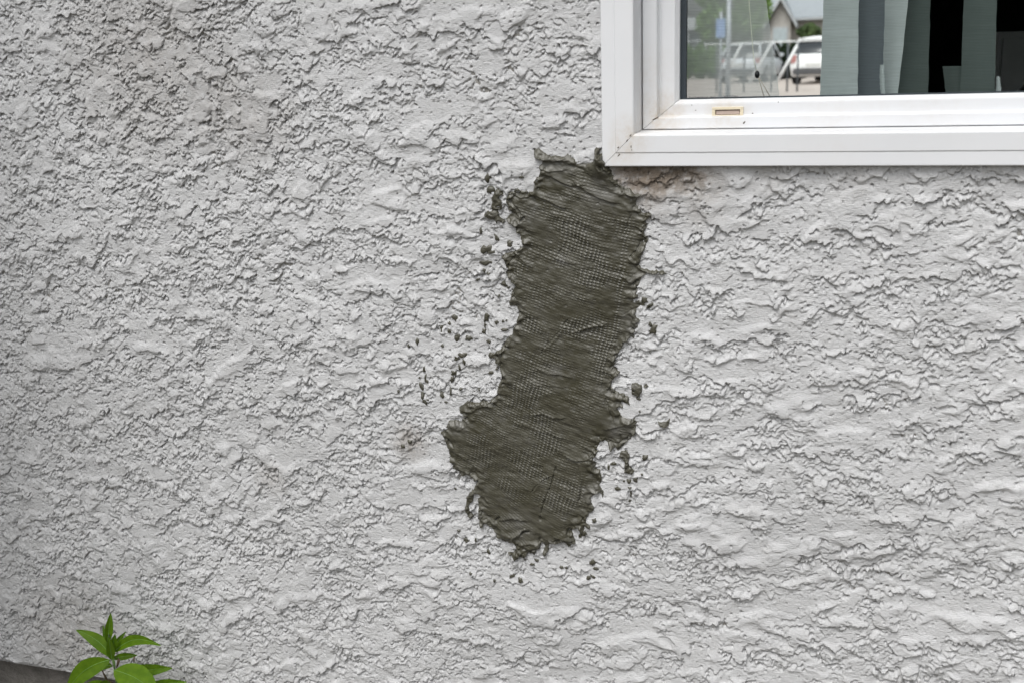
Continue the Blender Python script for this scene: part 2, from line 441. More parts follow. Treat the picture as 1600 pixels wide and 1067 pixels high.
def seg_dist(P, X, Z):
    """distance to an open polyline and the side on which a point lies (+ above)"""
    best = np.full(X.shape, 1e9, np.float32); side = np.ones(X.shape, np.float32)
    for (ax, az), (bx, bz) in zip(P[:-1], P[1:]):
        ex, ez = bx - ax, bz - az; wx, wz = X - ax, Z - az
        t = np.clip((wx * ex + wz * ez) / (ex * ex + ez * ez + 1e-12), 0, 1)
        d = np.hypot(wx - ex * t, wz - ez * t); c = np.sign(ex * wz - ez * wx)
        up = d < best; best = np.where(up, d, best); side = np.where(up, c, side)
    return best, side

# (points, height mm, width mm, kind): ridge, lip (steep below), groove
MARKS = [
 ([(849,273),(862,276),(876,284),(890,289),(903,289)], 1.6, 7, 'lip'),
 ([(841,262),(858,268),(878,266)], 1.2, 5, 'lip'),
 ([(834,246),(848,249),(862,252),(880,248)], 1.6, 6, 'lip'),
 ([(905,290),(918,298),(938,308),(956,314)], 1.7, 9, 'lip'),
 ([(955,296),(970,302),(990,304)], 1.4, 6, 'ridge'),
 ([(936,256),(948,266),(958,280)], -1.5, 2.0, 'groove'),
 ([(832,304),(846,309),(858,314),(878,323)], 1.7, 6, 'lip'),
 ([(801,303),(812,309),(824,308)], 1.3, 5, 'lip'),
 ([(793,312),(806,324),(812,336)], -1.6, 1.8, 'groove'), ([(813,346),(818,340)], -2.2, 2.0, 'groove'),
 ([(798,318),(810,330),(814,345),(806,352)], 1.2, 7, 'ridge'),
 ([(881,344),(879,362)], -0.9, 1.1, 'groove'), ([(884,379),(876,391),(869,402)], -0.8, 1.2, 'groove'),
 ([(868,404),(880,407),(896,411)], 1.0, 5, 'lip'),
 ([(806,399),(795,412),(790,425)], -1.6, 1.8, 'groove'), ([(812,403),(818,410),(830,416)], 1.1, 6, 'ridge'),
 ([(900,519),(912,514),(926,511),(941,509)], 1.7, 4, 'lip'),
 ([(846,551),(849,543),(862,531),(876,515),(888,498)], -0.9, 1.3, 'groove'),
 ([(849,545),(864,532),(880,512)], 0.8, 6, 'ridge'),
 ([(843,577),(856,583),(872,584),(888,588)], 1.2, 6, 'lip'),
 ([(832,648),(848,645),(862,652),(878,652)], 1.4, 5, 'lip'),
 ([(818,664),(836,672),(856,678),(874,684)], 1.1, 7, 'lip'),
 ([(836,603),(850,600),(880,604)], 0.7, 6, 'lip'),
 ([(884,714),(900,719),(916,717),(930,706)], 1.3, 5, 'lip'), ([(886,716),(902,721),(918,719)], -1.2, 1.4, 'groove'),
 ([(843,812),(846,795),(853,775),(860,758),(868,730)], -1.6, 1.3, 'groove'),
 ([(831,767),(838,757),(848,750),(859,745)], -1.4, 1.2, 'groove'), ([(834,765),(843,752),(858,744)], 0.8, 5, 'ridge'),
 ([(905,725),(908,745),(903,765),(900,780)], 0.9, 5, 'ridge'),
 ([(912,770),(922,766),(934,768)], 1.4, 6, 'ridge'), ([(907,769),(905,781)], -1.6, 1.6, 'groove'),
 ([(985,338),(980,350),(974,364)], -0.9, 1.4, 'groove'), ([(1003,378),(994,392),(984,402)], -1.5, 1.5, 'groove'),
 ([(983,404),(992,412),(1000,420),(1012,425)], 1.5, 4, 'ridge'), ([(975,432),(986,440),(995,434)], 1.4, 6, 'ridge'),
 ([(988,445),(996,437)], -1.6, 1.6, 'groove'),
 ([(960,490),(972,495)], 0.9, 6, 'ridge'), ([(987,485),(975,492)], -0.8, 1.4, 'groove'),
 ([(945,624),(952,640),(958,656)], -1.3, 1.6, 'groove'), ([(948,668),(965,664),(984,660)], 1.3, 6, 'lip'), ([(950,690),(965,692),(980,686)], -1.0, 2.0, 'groove'),
 ([(968,672),(970,690)], -1.2, 1.4, 'groove'),
 ([(704,664),(716,668),(724,664)], 1.5, 6, 'ridge'), ([(722,640),(736,642),(744,636)], 1.4, 5, 'ridge'), ([(700,690),(708,698)], -1.6, 3.0, 'groove'),
 ([(752,812),(752,809)], -2.8, 2.0, 'groove'), ([(774,814),(779,809)], -2.8, 2.0, 'groove'),
 ([(784,812),(800,808),(815,812)], 1.6, 7, 'lip'), ([(784,832),(796,838),(812,834)], 1.6, 6, 'ridge'),
 ([(813,836),(818,830),(825,831)], -3.2, 2.2, 'groove'), ([(800,841),(806,834),(820,826)], 1.5, 4, 'ridge'),
 ([(816,858),(830,860),(842,856)], -2.0, 1.8, 'groove'), ([(815,850),(828,848),(840,850)], 1.3, 5, 'ridge'),
 ([(842,850),(842,843)], -2.2, 2.0, 'groove'),
 ([(868,838),(884,842),(895,850)], 1.6, 5, 'lip'), ([(886,834),(888,828)], -2.0, 1.8, 'groove'), ([(910,812),(911,808)], -2.6, 2.0, 'groove'),
 ([(903,826),(912,820),(920,824)], 1.4, 4, 'ridge'), ([(886,775),(900,785),(915,790)], 0.9, 8, 'ridge'),
 ([(702,720),(730,738),(742,746)], 0.8, 5, 'ridge'), ([(714,706),(735,722),(752,736)], 0.8, 4, 'ridge'), ([(726,704),(745,717)], 0.7, 3, 'ridge'),
 ([(760,556),(775,552),(786,546)], 1.5, 5, 'ridge'), ([(776,576),(782,570)], -2.0, 1.6, 'groove')]

def mortar_patch():
    base = P_OUT[P_OUT[:, 1].argmin()]
    root = empty('mortar_patch', (float(base[0]), 0, float(base[1])),
                 'dark wet mortar patch trowelled over the stucco below the window corner', 'mortar patch')
    d = 0.00085
    allp = np.concatenate([P_OUT] + ISLES)
    xs = np.arange(allp[:, 0].min() - 0.006, allp[:, 0].max() + 0.006, d); zs = np.arange(allp[:, 1].min() - 0.006, allp[:, 1].max() + 0.006, d)
    X, Z = np.meshgrid(xs, zs); x0, z0 = xs[0], zs[0]
    N = lambda f: MF.at(f, X - x0, Z - z0)
    sd = poly_sd(P_OUT, X, Z); si = np.full(X.shape, -1.0)
    for P in ISLES: si = np.maximum(si, poly_sd(P, X, Z))
    rag = N(MF.noise(0.010, oct=2)) * 0.0007 + N(MF.noise(0.0045)) * 0.0004
    sd = sd + rag; si = si + rag
    wl_ = wall_h(X, Z)
    # body: follows the wall at the rim, levelled inside
    low = N(MF.noise(0.16, 0.10)); lumps = N(MF.noise(0.030, 0.018, -0.3, 2)); fine = N(MF.noise(0.011, 0.008, 0, 2))
    rim = sst(0.026, 0.004, sd); rough_ = sst(-0.8, 1.0, N(MF.noise(0.06, 0.06)))
    level = 0.0064 + 0.0014 * low + 0.0012 * lumps * (0.45 + rim) + 0.00040 * fine * (0.12 + rim * rough_)
    follow = 0.6 * wl_ + 0.0034 + 0.0009 * lumps + 0.0006 * fine * rough_
    k = sst(0.002, 0.013, sd)
    h = follow * (1 - k) + level * k
    # print of the reinforcing mesh: rows falling to the right, columns leaning left
    cx, cz = X - at(880, 560).x, Z - at(880, 560).z
    wob = N(MF.noise(0.07)) * 0.0007 + N(MF.noise(0.018)) * 0.00025
    left = np.clip((-cz - 0.02) / 0.25, 0, 1) * np.clip((0.06 - cx) / 0.2, 0, 1)
    v = cz + (0.31 + 0.20 * left) * cx - 0.25 * cx * cx + wob
    u = cx - 0.24 * cz + N(MF.noise(0.04)) * 0.0009
    rows = np.cos(2 * np.pi * v / 0.0051); cols = np.cos(2 * np.pi * u / 0.0070)
    area = sst(-0.9, 0.9, N(MF.noise(0.07, 0.05, -0.3, 2)))
    # strongest in the middle, along a seam at the right and in the lower left
    def near(px, py, rx, ry, tilt=0.0):
        q = at(px, py); ex, ez = X - q.x, Z - q.z
        ex = ex - tilt * ez
        return np.exp(-((ex / rx) ** 2 + (ez / ry) ** 2))
    strong = np.clip(near(915, 420, .035, .05) + near(815, 440, .03, .03) + 0.9 * near(866, 572, .018, .012) + near(835, 510, .03, .03) + near(905, 520, .04, .03)
                     + near(800, 740, .05, .04) + near(870, 690, .04, .035) + near(880, 770, .04, .035) + 0.8 * near(825, 620, .05, .06) + near(945, 570, .02, .05) + 0.7 * near(770, 690, .05, .04)
                     + 0.8 * near(915, 370, .06, .05), 0, 1)
    seam = np.exp(-((cx - 0.088 - 0.12 * cz) / 0.006) ** 2) * sst(0.26, 0.22, cz) * sst(-0.10, -0.02, cz)
    amp = np.clip(0.10 + 0.42 * area + 1.0 * strong * (0.45 + 0.55 * area) + seam * 0.8, 0, 1.25) * sst(0.006, 0.018, sd)
    body = 0.00095 * rows * (0.60 + 0.5 * cols) + 0.00042 * cols * (0.25 + 0.75 * strong)
    drag = N(MF.noise(0.06, 0.0052, -0.32, 2, 0.6)) * 0.00008 + N(MF.noise(0.10, 0.013, -0.36, 1)) * 0.00011
    h = h + amp * body + drag * k
    # small torn spots and bubbles
    tear = np.clip(N(MF.noise(0.012, 0.006, -0.3)) - 1.9, 0, 1) * k
    h = h - tear * 0.0012
    for pts, a, w, kind in MARKS:
        P = [(at(x, y, -0.008).x, at(x, y, -0.008).z) for x, y in pts]
        D, s = seg_dist(P, X, Z); D = D + 0.0006 * lumps
        a, w = a * 0.0018, w * 0.001
        if kind == 'lip': prof = np.where(s > 0, np.exp(-(np.maximum(D, 0) / w) ** 1.5), np.exp(-(D / 0.0012) ** 2))
        elif kind == 'ridge': prof = np.exp(-(D / (w * 0.6)) ** 2)
        else: prof = np.exp(-(D / (w * 0.8)) ** 2)
        h = h + a * prof
    # it climbs onto the window frame at the corner
    q = at(943, 252, -0.014)
    climb = np.exp(-(((X - q.x) / 0.018) ** 2 + ((Z - q.z) / 0.024) ** 2)) * sst(-0.03, 0.0, X - (WIN_XL - 0.012))
    h = h + 0.0155 * np.clip(climb * 1.6, 0, 1) * sst(-0.001, 0.004, sd)
    # rim: a ragged edge that plunges into the plaster
    edge = sst(-0.0014, 0.0010, sd); eisle = sst(-0.0014, 0.0008, si)
    bead = 0.0016 * np.exp(-((sd - 0.004) / 0.0038) ** 2) * np.clip(0.5 + 0.9 * lumps, 0, 2.2)
    h = (h + bead) * edge + (wl_ - 0.004) * (1 - edge)
    hi = wl_ * 0.8 + 0.0046 + 0.0008 * lumps + 0.0010 * sst(0, 0.005, si)
    for name, hh, s_ in (('mortar_smear', h, sd), ('mortar_smear_island', hi * eisle + (wl_ - 0.004) * (1 - eisle), si)):
        if name.endswith('island'):
            for P in ISLES:
                sp = poly_sd(P, X, Z) + rag
                e = sst(-0.0014, 0.0008, sp)
                sag = np.clip(hi * e - 0.003, -0.002, 0.004) * 0.4
                me = grid_mesh('mortar_daub', X, Z - sag, -(hi * e + (wl_ - 0.004) * (1 - e)), sp > -0.0022)
                link('mortar_daub', me, M_MORTAR, root)
        else:
            sag = np.clip(hh - 0.0045, -0.003, 0.006) * 0.45
            me = grid_mesh(name, X, Z - sag, -hh, s_ > -0.0022)
            link(name, me, M_MORTAR, root)
    # spatter: small lumps thrown off by the trowel (px, py, half width, half height, turn)
    SP = [(709,498,4,5,20),(701,506,4,3,0),(688,514,3,5,0),(701,519,3,4,0),(713,528,3.5,7,-15),(731,529,7,5,10),(690,541,3,3,0),(760,497,4.5,8,-20),(757,509,2,6,0),(756,518,4,5,0),
          (776,504,3,4,0),(786,502,2.2,2.2,0),(791,501,1.5,1.5,0),(789,516,6,2.5,0),(764,534,4,3,0),(722,555,7,5,0),(714,560,4,4,0),(725,565,2.5,6,0),(718,575,2.5,6,10),(709,583,5,5,0),(706,593,4,6,-15),
          (704,612,2.5,8,0),(720,607,4,3,0),(749,608,2,3,0),(766,582,4,3,0),(662,578,2.5,5,0),(664,590,2,7,0),(666,596,3,3,0),(658,603,3.5,7,10),(660,618,3,6,0),(665,627,6,6,-20),(655,590,2,2,0),
          (690,617,4,6,15),(697,628,3,2,0),(622,612,2,3,0),(651,535,3,6,-10),(637,541,2.5,3.5,0),(759,390,8,6,15),(766,395,7,3,10),(757,411,10,4.5,0),(756,424,2,5,0),(762,428,3,2,0),(745,438,4,3,0),
          (796,382,5,4,30),(779,464,2,3.5,0),(786,444,4,5,35),(792,451,2,3,-20),(765,297,7,7,20),(763,278,5,6,0),(815,277,5,3,0),(775,372,3,6,20),(751,362,2.5,5,0),
          (1007,469,5,5,30),(1016,478,7,4,30),(1021,516,5,8,-25),(1016,507,3,4,-10),(1009,603,4,3,0),(958,724,6,3,15),(951,729,2,5,0),(1008,715,6,4,25),(993,748,5.5,4.5,30),(983,752,4,4,0),(975,751,2,2,0),
          (965,763,4.5,4,0),(984,762,3,2.5,0),(986,770,2,7,-8),(984,782,1.8,2.5,0),(929,812,4,4,0),(906,836,5,3,70),(912,833,4,6,20),(727,845,5,4,0),(743,844,2,4,0),(762,863,3,4,20),(800,900,5,3,30),(813,907,4,5,10),
          (830,882,5,2.5,0),(876,887,3,3,0),(884,888,2,3,0),(925,880,4,5,0),(930,889,5,3,0),(920,903,4,3,20),(926,902,5,2,-35),(772,907,2,4,0),(735,896,3,3,0),(711,764,2,3,0),(838,876,5,2.5,0),(716,830,3,2,0),
          (975,625,2.5,5,40),(998,622,4,2,0),(1000,642,2,2,0),(640,690,5,4,0),(629,697,4,3,0),(1003,740,2,2,0)]
    rng = random.Random(5)
    for (px, py, rx, ry, turn) in SP:
        c = at(px, py, -0.004); s = 0.00122; na, nr = 11, 4
        cs, sn = math.cos(R(turn)), math.sin(R(turn))
        wob = [rng.uniform(0.5, 1.5) for _ in range(na)]
        pts = [(0.0, 0.0, 1.0)]
        for r in range(1, nr + 1):
            q = r / nr
            for a in range(na):
                th = 2 * math.pi * (a + 0.5 * (r % 2)) / na
                rr = q * (1 + (wob[a] - 1) * q)
                pts.append((rr * math.cos(th) * rx * s, rr * math.sin(th) * ry * s, math.sqrt(max(0, 1 - q * q)) * rng.uniform(0.8, 1.2) if r < nr else -0.8))
        tk = min(0.0030, 0.4 * min(rx, ry) * s + 0.0012)
        ex = np.array([c.x + a * cs - b * sn for a, b, _ in pts]); ez = np.array([c.z + a * sn + b * cs for a, b, _ in pts])
        hw = wall_h(ex, ez); h0 = float(hw.mean())
        hh = 0.5 * hw + 0.5 * h0 + np.array([t for _, _, t in pts]) * tk
        hh = np.where(np.array([t for _, _, t in pts]) < 0, hw - 0.001, np.maximum(hh, hw + 0.0010))
        vs = [(ex[i], -hh[i], ez[i]) for i in range(len(pts))]
        fs = [(0, 1 + a, 1 + (a + 1) % na) for a in range(na)]
        for r in range(1, nr):
            A, B = 1 + (r - 1) * na, 1 + r * na
            for a in range(na):
                b = (a + 1) % na
                fs.append((A + a, B + a, B + b, A + b))
        py_obj('mortar_spatter', vs, fs, M_MORTAR, root, True)
    return root
mortar_patch()

# ------------------------------------------------------------------ window
def vinyl_material():
    t = MT('white_vinyl')
    n = t.noise(5, 4, 0.6)
    c = t.ramp(n, 0.3, (0.70, 0.713, 0.73), 0.7, (0.74, 0.75, 0.763))
    dirt = t.ramp(t.noise(60, 5, 0.7), 0.42, (0, 0, 0), 0.78, (1, 1, 1))
    for px, py, Y, r, a in ((985, 215, FRAME_Y, 0.045, 0.9), (1020, 190, 0.04, 0.055, 0.9), (1045, 175, 0.05, 0.045, 0.7), (1140, 178, 0.06, 0.05, 0.6), (970, 245, FRAME_Y, 0.035, 0.6), (1015, 120, 0.04, 0.06, 0.35), (1110, 198, 0.04, 0.08, 0.35), (1300, 195, 0.04, 0.10, 0.25), (1450, 180, 0.05, 0.1, 0.2)):
        p = at(px, py, Y)
        f = t.math('MULTIPLY', t.math('MULTIPLY', t.blob(tuple(p), r), t.math('ADD', t.math('MULTIPLY', dirt, 0.75), 0.25)), a, True)
        c = t.mix(f, c, (0.52, 0.44, 0.34))
    t.base(c, 0.5, 0.3)
    t.bump(t.noise(14, 3, 0.5), 0.10, 0.004)
    return t.m
M_VINYL = vinyl_material()

def mitred(name, prof, box4, parent, mat, gap=0.00035, kx=1.0, kz=1.0):
    """four members swept along a rectangle; profile points are (inset, y)"""
    xl, xr, zb, zt = box4; n = len(prof)
    sides = {'bottom': lambda o, y, e: (xl + o * kx + gap, y, zb + o * kz) if e == 0 else (xr - o * kx - gap, y, zb + o * kz),
             'top': lambda o, y, e: (xr - o * kx - gap, y, zt - o * kz) if e == 0 else (xl + o * kx + gap, y, zt - o * kz),
             'left': lambda o, y, e: (xl + o * kx, y, zt - o * kz - gap) if e == 0 else (xl + o * kx, y, zb + o * kz + gap),
             'right': lambda o, y, e: (xr - o * kx, y, zb + o * kz + gap) if e == 0 else (xr - o * kx, y, zt - o * kz - gap)}
    out = []
    for s, fn in sides.items():
        v = [fn(o, y, 0) for o, y in prof] + [fn(o, y, 1) for o, y in prof]
        f = [(i, n + i, n + (i + 1) % n, (i + 1) % n) for i in range(n)]
        f += [tuple(range(n)), tuple(range(2 * n - 1, n - 1, -1))]
        out.append(py_obj(name, v, f, mat, parent))
    return out

def window():
    root = empty('window', ((WIN_XL + WIN_XR) / 2, 0, WIN_ZB), 'white vinyl window with mitred frame set in the stucco wall', 'window')
    B = (WIN_XL, WIN_XR, WIN_ZB, WIN_ZT)
    y = FRAME_Y
    prof = [(0.0, 0.02), (0.0, y + .0015), (0.0004, y + .0005), (0.0015, y), (0.0212, y), (0.0218, y + .0003), (0.0224, y - .0004), (0.0236, y - .0012), (0.050, y - .0016), (0.0524, y - .0006),
            (0.0535, y + .002), (0.0558, 0.046), (0.0558, 0.10), (0.0, 0.10)]
    mitred('frame_rail', prof, B, root, M_VINYL, kz=0.97)
    # sash, set back behind a dark joint
    sy = 0.034
    S = (WIN_XL + .0575, WIN_XR - .0575, WIN_ZB + .0550, WIN_ZT - .0560)
    prof = [(0, 0.095), (0, sy + .0015), (0.0015, sy), (0.0185, sy), (0.0200, sy + .0015), (0.0206, sy + .016), (0.0215, sy + .0178), (0.0225, sy + .018),
            (0.0400, sy + .018), (0.0420, sy + .0185), (0.0475, sy + .027), (0.0478, sy + .034), (0.0478, 0.095)]
    mitred('sash_rail', prof, S, root, M_VINYL, kx=1.17, kz=0.955)
    dark = simple('joint_gasket', (0.035, 0.036, 0.04), 0.7)
    G = (S[0] - .0016, S[1] + .0016, S[2] - .0010, S[3] + .0016)
    mitred('gasket', [(0.0, 0.052), (0.0032, 0.052), (0.0032, 0.09), (0.0, 0.09)], G, root, dark)
    # glazing: pane, edge bars with the inner reveal's shade put into their colour
    gl = MT('window_glass')
    fr = gl.add('ShaderNodeFresnel'); ge = gl.add('ShaderNodeNewGeometry')
    gl.l.new(gl.math('SUBTRACT', 1.5, gl.math('MULTIPLY', ge.outputs['Backfacing'], 1.5 - 1 / 1.5)), fr.inputs[0])
    tr = gl.add('ShaderNodeBsdfTransparent'); tr.inputs[0].default_value = (0.90, 0.94, 0.93, 1)
    gs = gl.add('ShaderNodeBsdfGlossy'); gs.inputs['Roughness'].default_value = 0.0
    mx = gl.add('ShaderNodeMixShader'); gl.l.new(fr.outputs[0], mx.inputs[0]); gl.l.new(tr.outputs[0], mx.inputs[1]); gl.l.new(gs.outputs[0], mx.inputs[2])
    gl.l.new(mx.outputs[0], gl.out.inputs['Surface'])
    gy = sy + 0.031; ox_, oz_ = .0478 * 1.17 - .001, .0478 * .955 - .001
    px0, px1, pz0, pz1 = S[0] + ox_, S[1] - ox_, S[2] + oz_, S[3] - oz_
    pane = py_obj('pane', [(px0, gy, pz0), (px1, gy, pz0), (px1, gy, pz1), (px0, gy, pz1)], [(0, 1, 2, 3)], gl.m, root)
    for (a0, a1, b0, b1) in ((px0, px0 + .0105, pz0, pz1), (px1 - .0105, px1, pz0, pz1), (px0 + .0105, px1 - .0105, pz0, pz0 + .0030), (px0 + .0105, px1 - .0105, pz1 - .006, pz1)):
        box('shaded_spacer', (a0, gy + .004, b0), (a1, gy + .016, b1), simple('shaded_spacer_bar', (0.055, 0.062, 0.075), 0.45), pane)
    # etched line of lettering in the lower corner of the glass
    def text(s, x, z, size, parent):
        cu = bpy.data.curves.new('lettering', 'FONT'); cu.body = s; cu.size = size; cu.space_character = 1.05
        ob = bpy.data.objects.new('lettering', cu); ob.rotation_euler = (R(90), 0, 0); ob.location = (x, gy - .0008, z)
        COL.objects.link(ob); bpy.context.view_layer.update()
        me = bpy.data.meshes.new_from_object(ob.evaluated_get(bpy.context.evaluated_depsgraph_get()))
        me.transform(ob.matrix_world); bpy.data.objects.remove(ob)
        me.materials.clear(); link('lettering', me, simple('glass_print', (0.06, 0.06, 0.065), 0.6), parent)
    p = at(1076, 152.2, gy); text('THERMOSEAL INC', p.x, pz0 + 0.0017, 0.0052, pane)
    p = at(1131, 151, gy); text('ARGON', p.x, pz0 + 0.0017, 0.0060, pane)
    # yellowed drain cover on the lower sash rail
    cream = simple('yellowed_plastic', (0.70, 0.62, 0.46), 0.45, var=0.1, scale=60)
    wy = sy + .018
    a, b = at(1113, 168, wy), at(1161.5, 182, wy)
    cover = bmesh.new(); x0, x1, z1, z0 = a.x, b.x, a.z, b.z
    for lo, hi in (((x0, wy - .0042, z1 - .0042), (x1, wy + .002, z1)), ((x0, wy - .0042, z0), (x1, wy + .002, z0 + .0026)),
                   ((x0, wy - .0040, z0 + .0026), (x0 + .0052, wy + .002, z1 - .0042)), ((x1 - .0052, wy - .0040, z0 + .0026), (x1, wy + .002, z1 - .0042))):
        add_box(cover, lo, hi)
    c = bm_obj('drain_cover', cover, cream, root, bevel=0.0006)
    box('slot', (x0 + .0050, wy - .0006, z0 + .0024), (x1 - .0050, wy + .0015, z1 - .0040), simple('slot_dark', (0.10, 0.07, 0.05), 0.8), c)
    box('flap', (x0 + .0066, wy - .0020, z0 + .0034), (x1 - .0060, wy - .0004, z1 - .0058), simple('slot_flap', (0.50, 0.40, 0.35), 0.6), c)
    # specks of dirt on the white plastic
    sp = simple('dirt_speck', (0.10, 0.08, 0.06), 0.9)
    rng = random.Random(3)
    for px, py, Y, w, h_, t_ in ((967, 243, y, 3.5, 1.0, 48), (980, 220, y - .0016, 3, .8, 50), (966, 231, y - .0016, 2, .8, 50), (985, 212, y - .0016, 2.5, .8, 50), (986, 230, y - .0016, .7, 2.5, 0), (987, 235, y - .0016, .6, 1.5, 0),
                                (1163, 192, sy, 2.6, 1.1, 40), (1202, 186, wy, 1.1, 2.6, 0), (1081, 165, wy, 1, .8, 0), (1087, 173, wy, 1, .8, 0), (1176, 178, wy, 1.1, 1.1, 30), (1216, 160, wy, 1, .8, 0), (1024, 186, sy, 6, 1.2, 25)):
        q = at(px, py, Y - .0004); s = .001
        vs = []
        for k in range(8):
            th = 2 * math.pi * k / 8; e = rng.uniform(.6, 1.2)
            ax, az = math.cos(th) * w * s * e, math.sin(th) * h_ * s * e
            vs.append((q.x + ax * math.cos(R(t_)) - az * math.sin(R(t_)), q.y, q.z + ax * math.sin(R(t_)) + az * math.cos(R(t_))))
        vs.append((q.x, q.y - .0005, q.z))
        py_obj('dirt_speck', vs, [(k, (k + 1) % 8, 8) for k in range(8)], sp, root)
    return gy
GLASS_Y = window()

# ------------------------------------------------------------------ room behind the window
ROOM_X0, ROOM_X1, ROOM_Y1, ROOM_ZT = -3.2, 2.3, 4.6, 2.5
def room():
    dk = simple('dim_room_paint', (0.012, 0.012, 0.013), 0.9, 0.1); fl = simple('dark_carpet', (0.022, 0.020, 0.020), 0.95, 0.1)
    lt = simple('grey_door_paint', (0.60, 0.60, 0.58), 0.7, 0.2)
    def st(name, lo, hi, m):
        return tag(box(name, lo, hi, m), None, None, None, 'structure')
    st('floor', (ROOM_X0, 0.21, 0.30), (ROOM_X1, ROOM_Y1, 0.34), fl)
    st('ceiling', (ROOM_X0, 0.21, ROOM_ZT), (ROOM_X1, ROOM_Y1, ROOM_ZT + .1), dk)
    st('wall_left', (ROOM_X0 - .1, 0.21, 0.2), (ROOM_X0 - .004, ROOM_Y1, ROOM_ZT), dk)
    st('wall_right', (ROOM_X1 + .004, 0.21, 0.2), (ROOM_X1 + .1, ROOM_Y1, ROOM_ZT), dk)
    # far wall with its own wide window opening to the street
    a, b = at(1040, 80, ROOM_Y1).x - .5, at(1325, 80, ROOM_Y1).x
    zb, zt = at(1180, 175, ROOM_Y1).z, 2.25
    w = empty('wall_back', (0, ROOM_Y1, 0.3)); tag(w, None, None, None, 'structure')
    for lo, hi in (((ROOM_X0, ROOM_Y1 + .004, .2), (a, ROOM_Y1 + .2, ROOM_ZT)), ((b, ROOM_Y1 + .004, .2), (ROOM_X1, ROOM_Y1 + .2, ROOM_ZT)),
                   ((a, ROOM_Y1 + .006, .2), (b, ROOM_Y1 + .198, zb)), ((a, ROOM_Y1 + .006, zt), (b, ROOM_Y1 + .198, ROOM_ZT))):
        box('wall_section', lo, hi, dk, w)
    # dim grey cupboard standing in the room at the right
    CB = 2.6
    q0, q1 = at(1561, 50, CB - .36), at(1670, 50, CB - .36)
    d = empty('cupboard', (q0.x, CB, 0.342), 'dim grey cupboard at the back of the dark room', 'cupboard')
    zt2 = at(1580, 50, CB - .36).z
    box('carcass', (q0.x, CB - .36, .342), (q1.x, CB - .004, zt2), lt, d, .004)
    for k in range(2):
        m0 = q0.x + .012 + k * (q1.x - q0.x) / 2
        leaf = box('door', (m0, CB - .378, .37), (m0 + (q1.x - q0.x) / 2 - .02, CB - .362, zt2 - .02), lt, d, .003)
        box('knob', (m0 + .02, CB - .40, .95), (m0 + .05, CB - .379, .98), simple('dull_knob', (0.1, 0.09, 0.08), .5), leaf, .006)
    # dark rounded shape near the window, in the form of a chair
    c = at(1596, 118, 1.1)
    ch = empty('dark_shape', (c.x, 1.3, 0.342), 'dark brown rounded shape behind the blind at the window right edge', 'dark_shape')
    lea = simple('brown_leather', (0.020, 0.011, 0.009), .55, .3)
    def cushion(name, cx, cy, cz, rx, ry, rz, pw=2.6):
        bm = bmesh.new(); bmesh.ops.create_uvsphere(bm, u_segments=28, v_segments=18, radius=1)
        for v in bm.verts:
            s = (abs(v.co.x) ** pw + abs(v.co.y) ** pw + abs(v.co.z) ** pw) ** (1 / pw)
            v.co = Vector((cx + v.co.x / s * rx, cy + v.co.y / s * ry, cz + v.co.z / s * rz))
        return bm_obj(name, bm, lea, ch, True)
    top = at(1600, 72, 1.1).z
    cushion('backrest', c.x + .24, 1.12, (top + .7) / 2, .30, .10, (top - .7) / 2)
    cushion('seat', c.x + .24, 1.45, .68, .30, .32, .12, 3.5)
    for s in (-1, 1): cushion('armrest', c.x + .24 + s * .33, 1.42, .78, .08, .34, .20, 3)
    for sx in (-1, 1):
        for sy in (-1, 1):
            x, y = c.x + .24 + sx * .24, 1.40 + sy * .24
            box('leg', (x - .02, y - .02, .342), (x + .02, y + .02, .58), lea, ch, .003)
room()

# ------------------------------------------------------------------ vertical blind
def fabric(name, col, sheer=0.0, transl=0.35):
    t = MT(name)
    wv = t.add('ShaderNodeTexWave'); wv.bands_direction = 'Z'; wv.inputs['Scale'].default_value = 130; wv.inputs['Distortion'].default_value = 1.5; wv.inputs['Detail'].default_value = 2
    t.l.new(t.coord(), wv.inputs['Vector'])
    ln = t.noise(1.0, 3, 0.6, t.mapping((14, 14, 420)))
    blot = t.noise(35, 3, 0.6)
    f = t.math('ADD', t.math('MULTIPLY', wv.outputs['Fac'], 0.25), t.math('ADD', t.math('MULTIPLY', ln, 0.55), t.math('MULTIPLY', blot, 0.3)))
    c = t.ramp(f, 0.35, tuple(x * .84 for x in col), 0.75, tuple(min(1, x * 1.12) for x in col))
    df = t.add('ShaderNodeBsdfDiffuse'); tl = t.add('ShaderNodeBsdfTranslucent')
    t.l.new(c, df.inputs[0]); t.l.new(c, tl.inputs[0])
    mx = t.add('ShaderNodeMixShader'); mx.inputs[0].default_value = transl
    t.l.new(df.outputs[0], mx.inputs[1]); t.l.new(tl.outputs[0], mx.inputs[2]); last = mx
    if sheer:
        tr = t.add('ShaderNodeBsdfTransparent'); m2 = t.add('ShaderNodeMixShader')
        g = t.math('ADD', t.math('MULTIPLY', f, -0.15), sheer + .08, True)
        t.l.new(g, m2.inputs[0]); t.l.new(last.outputs[0], m2.inputs[1]); t.l.new(tr.outputs[0], m2.inputs[2]); last = m2
    t.l.new(last.outputs[0], t.out.inputs['Surface'])
    return t.m

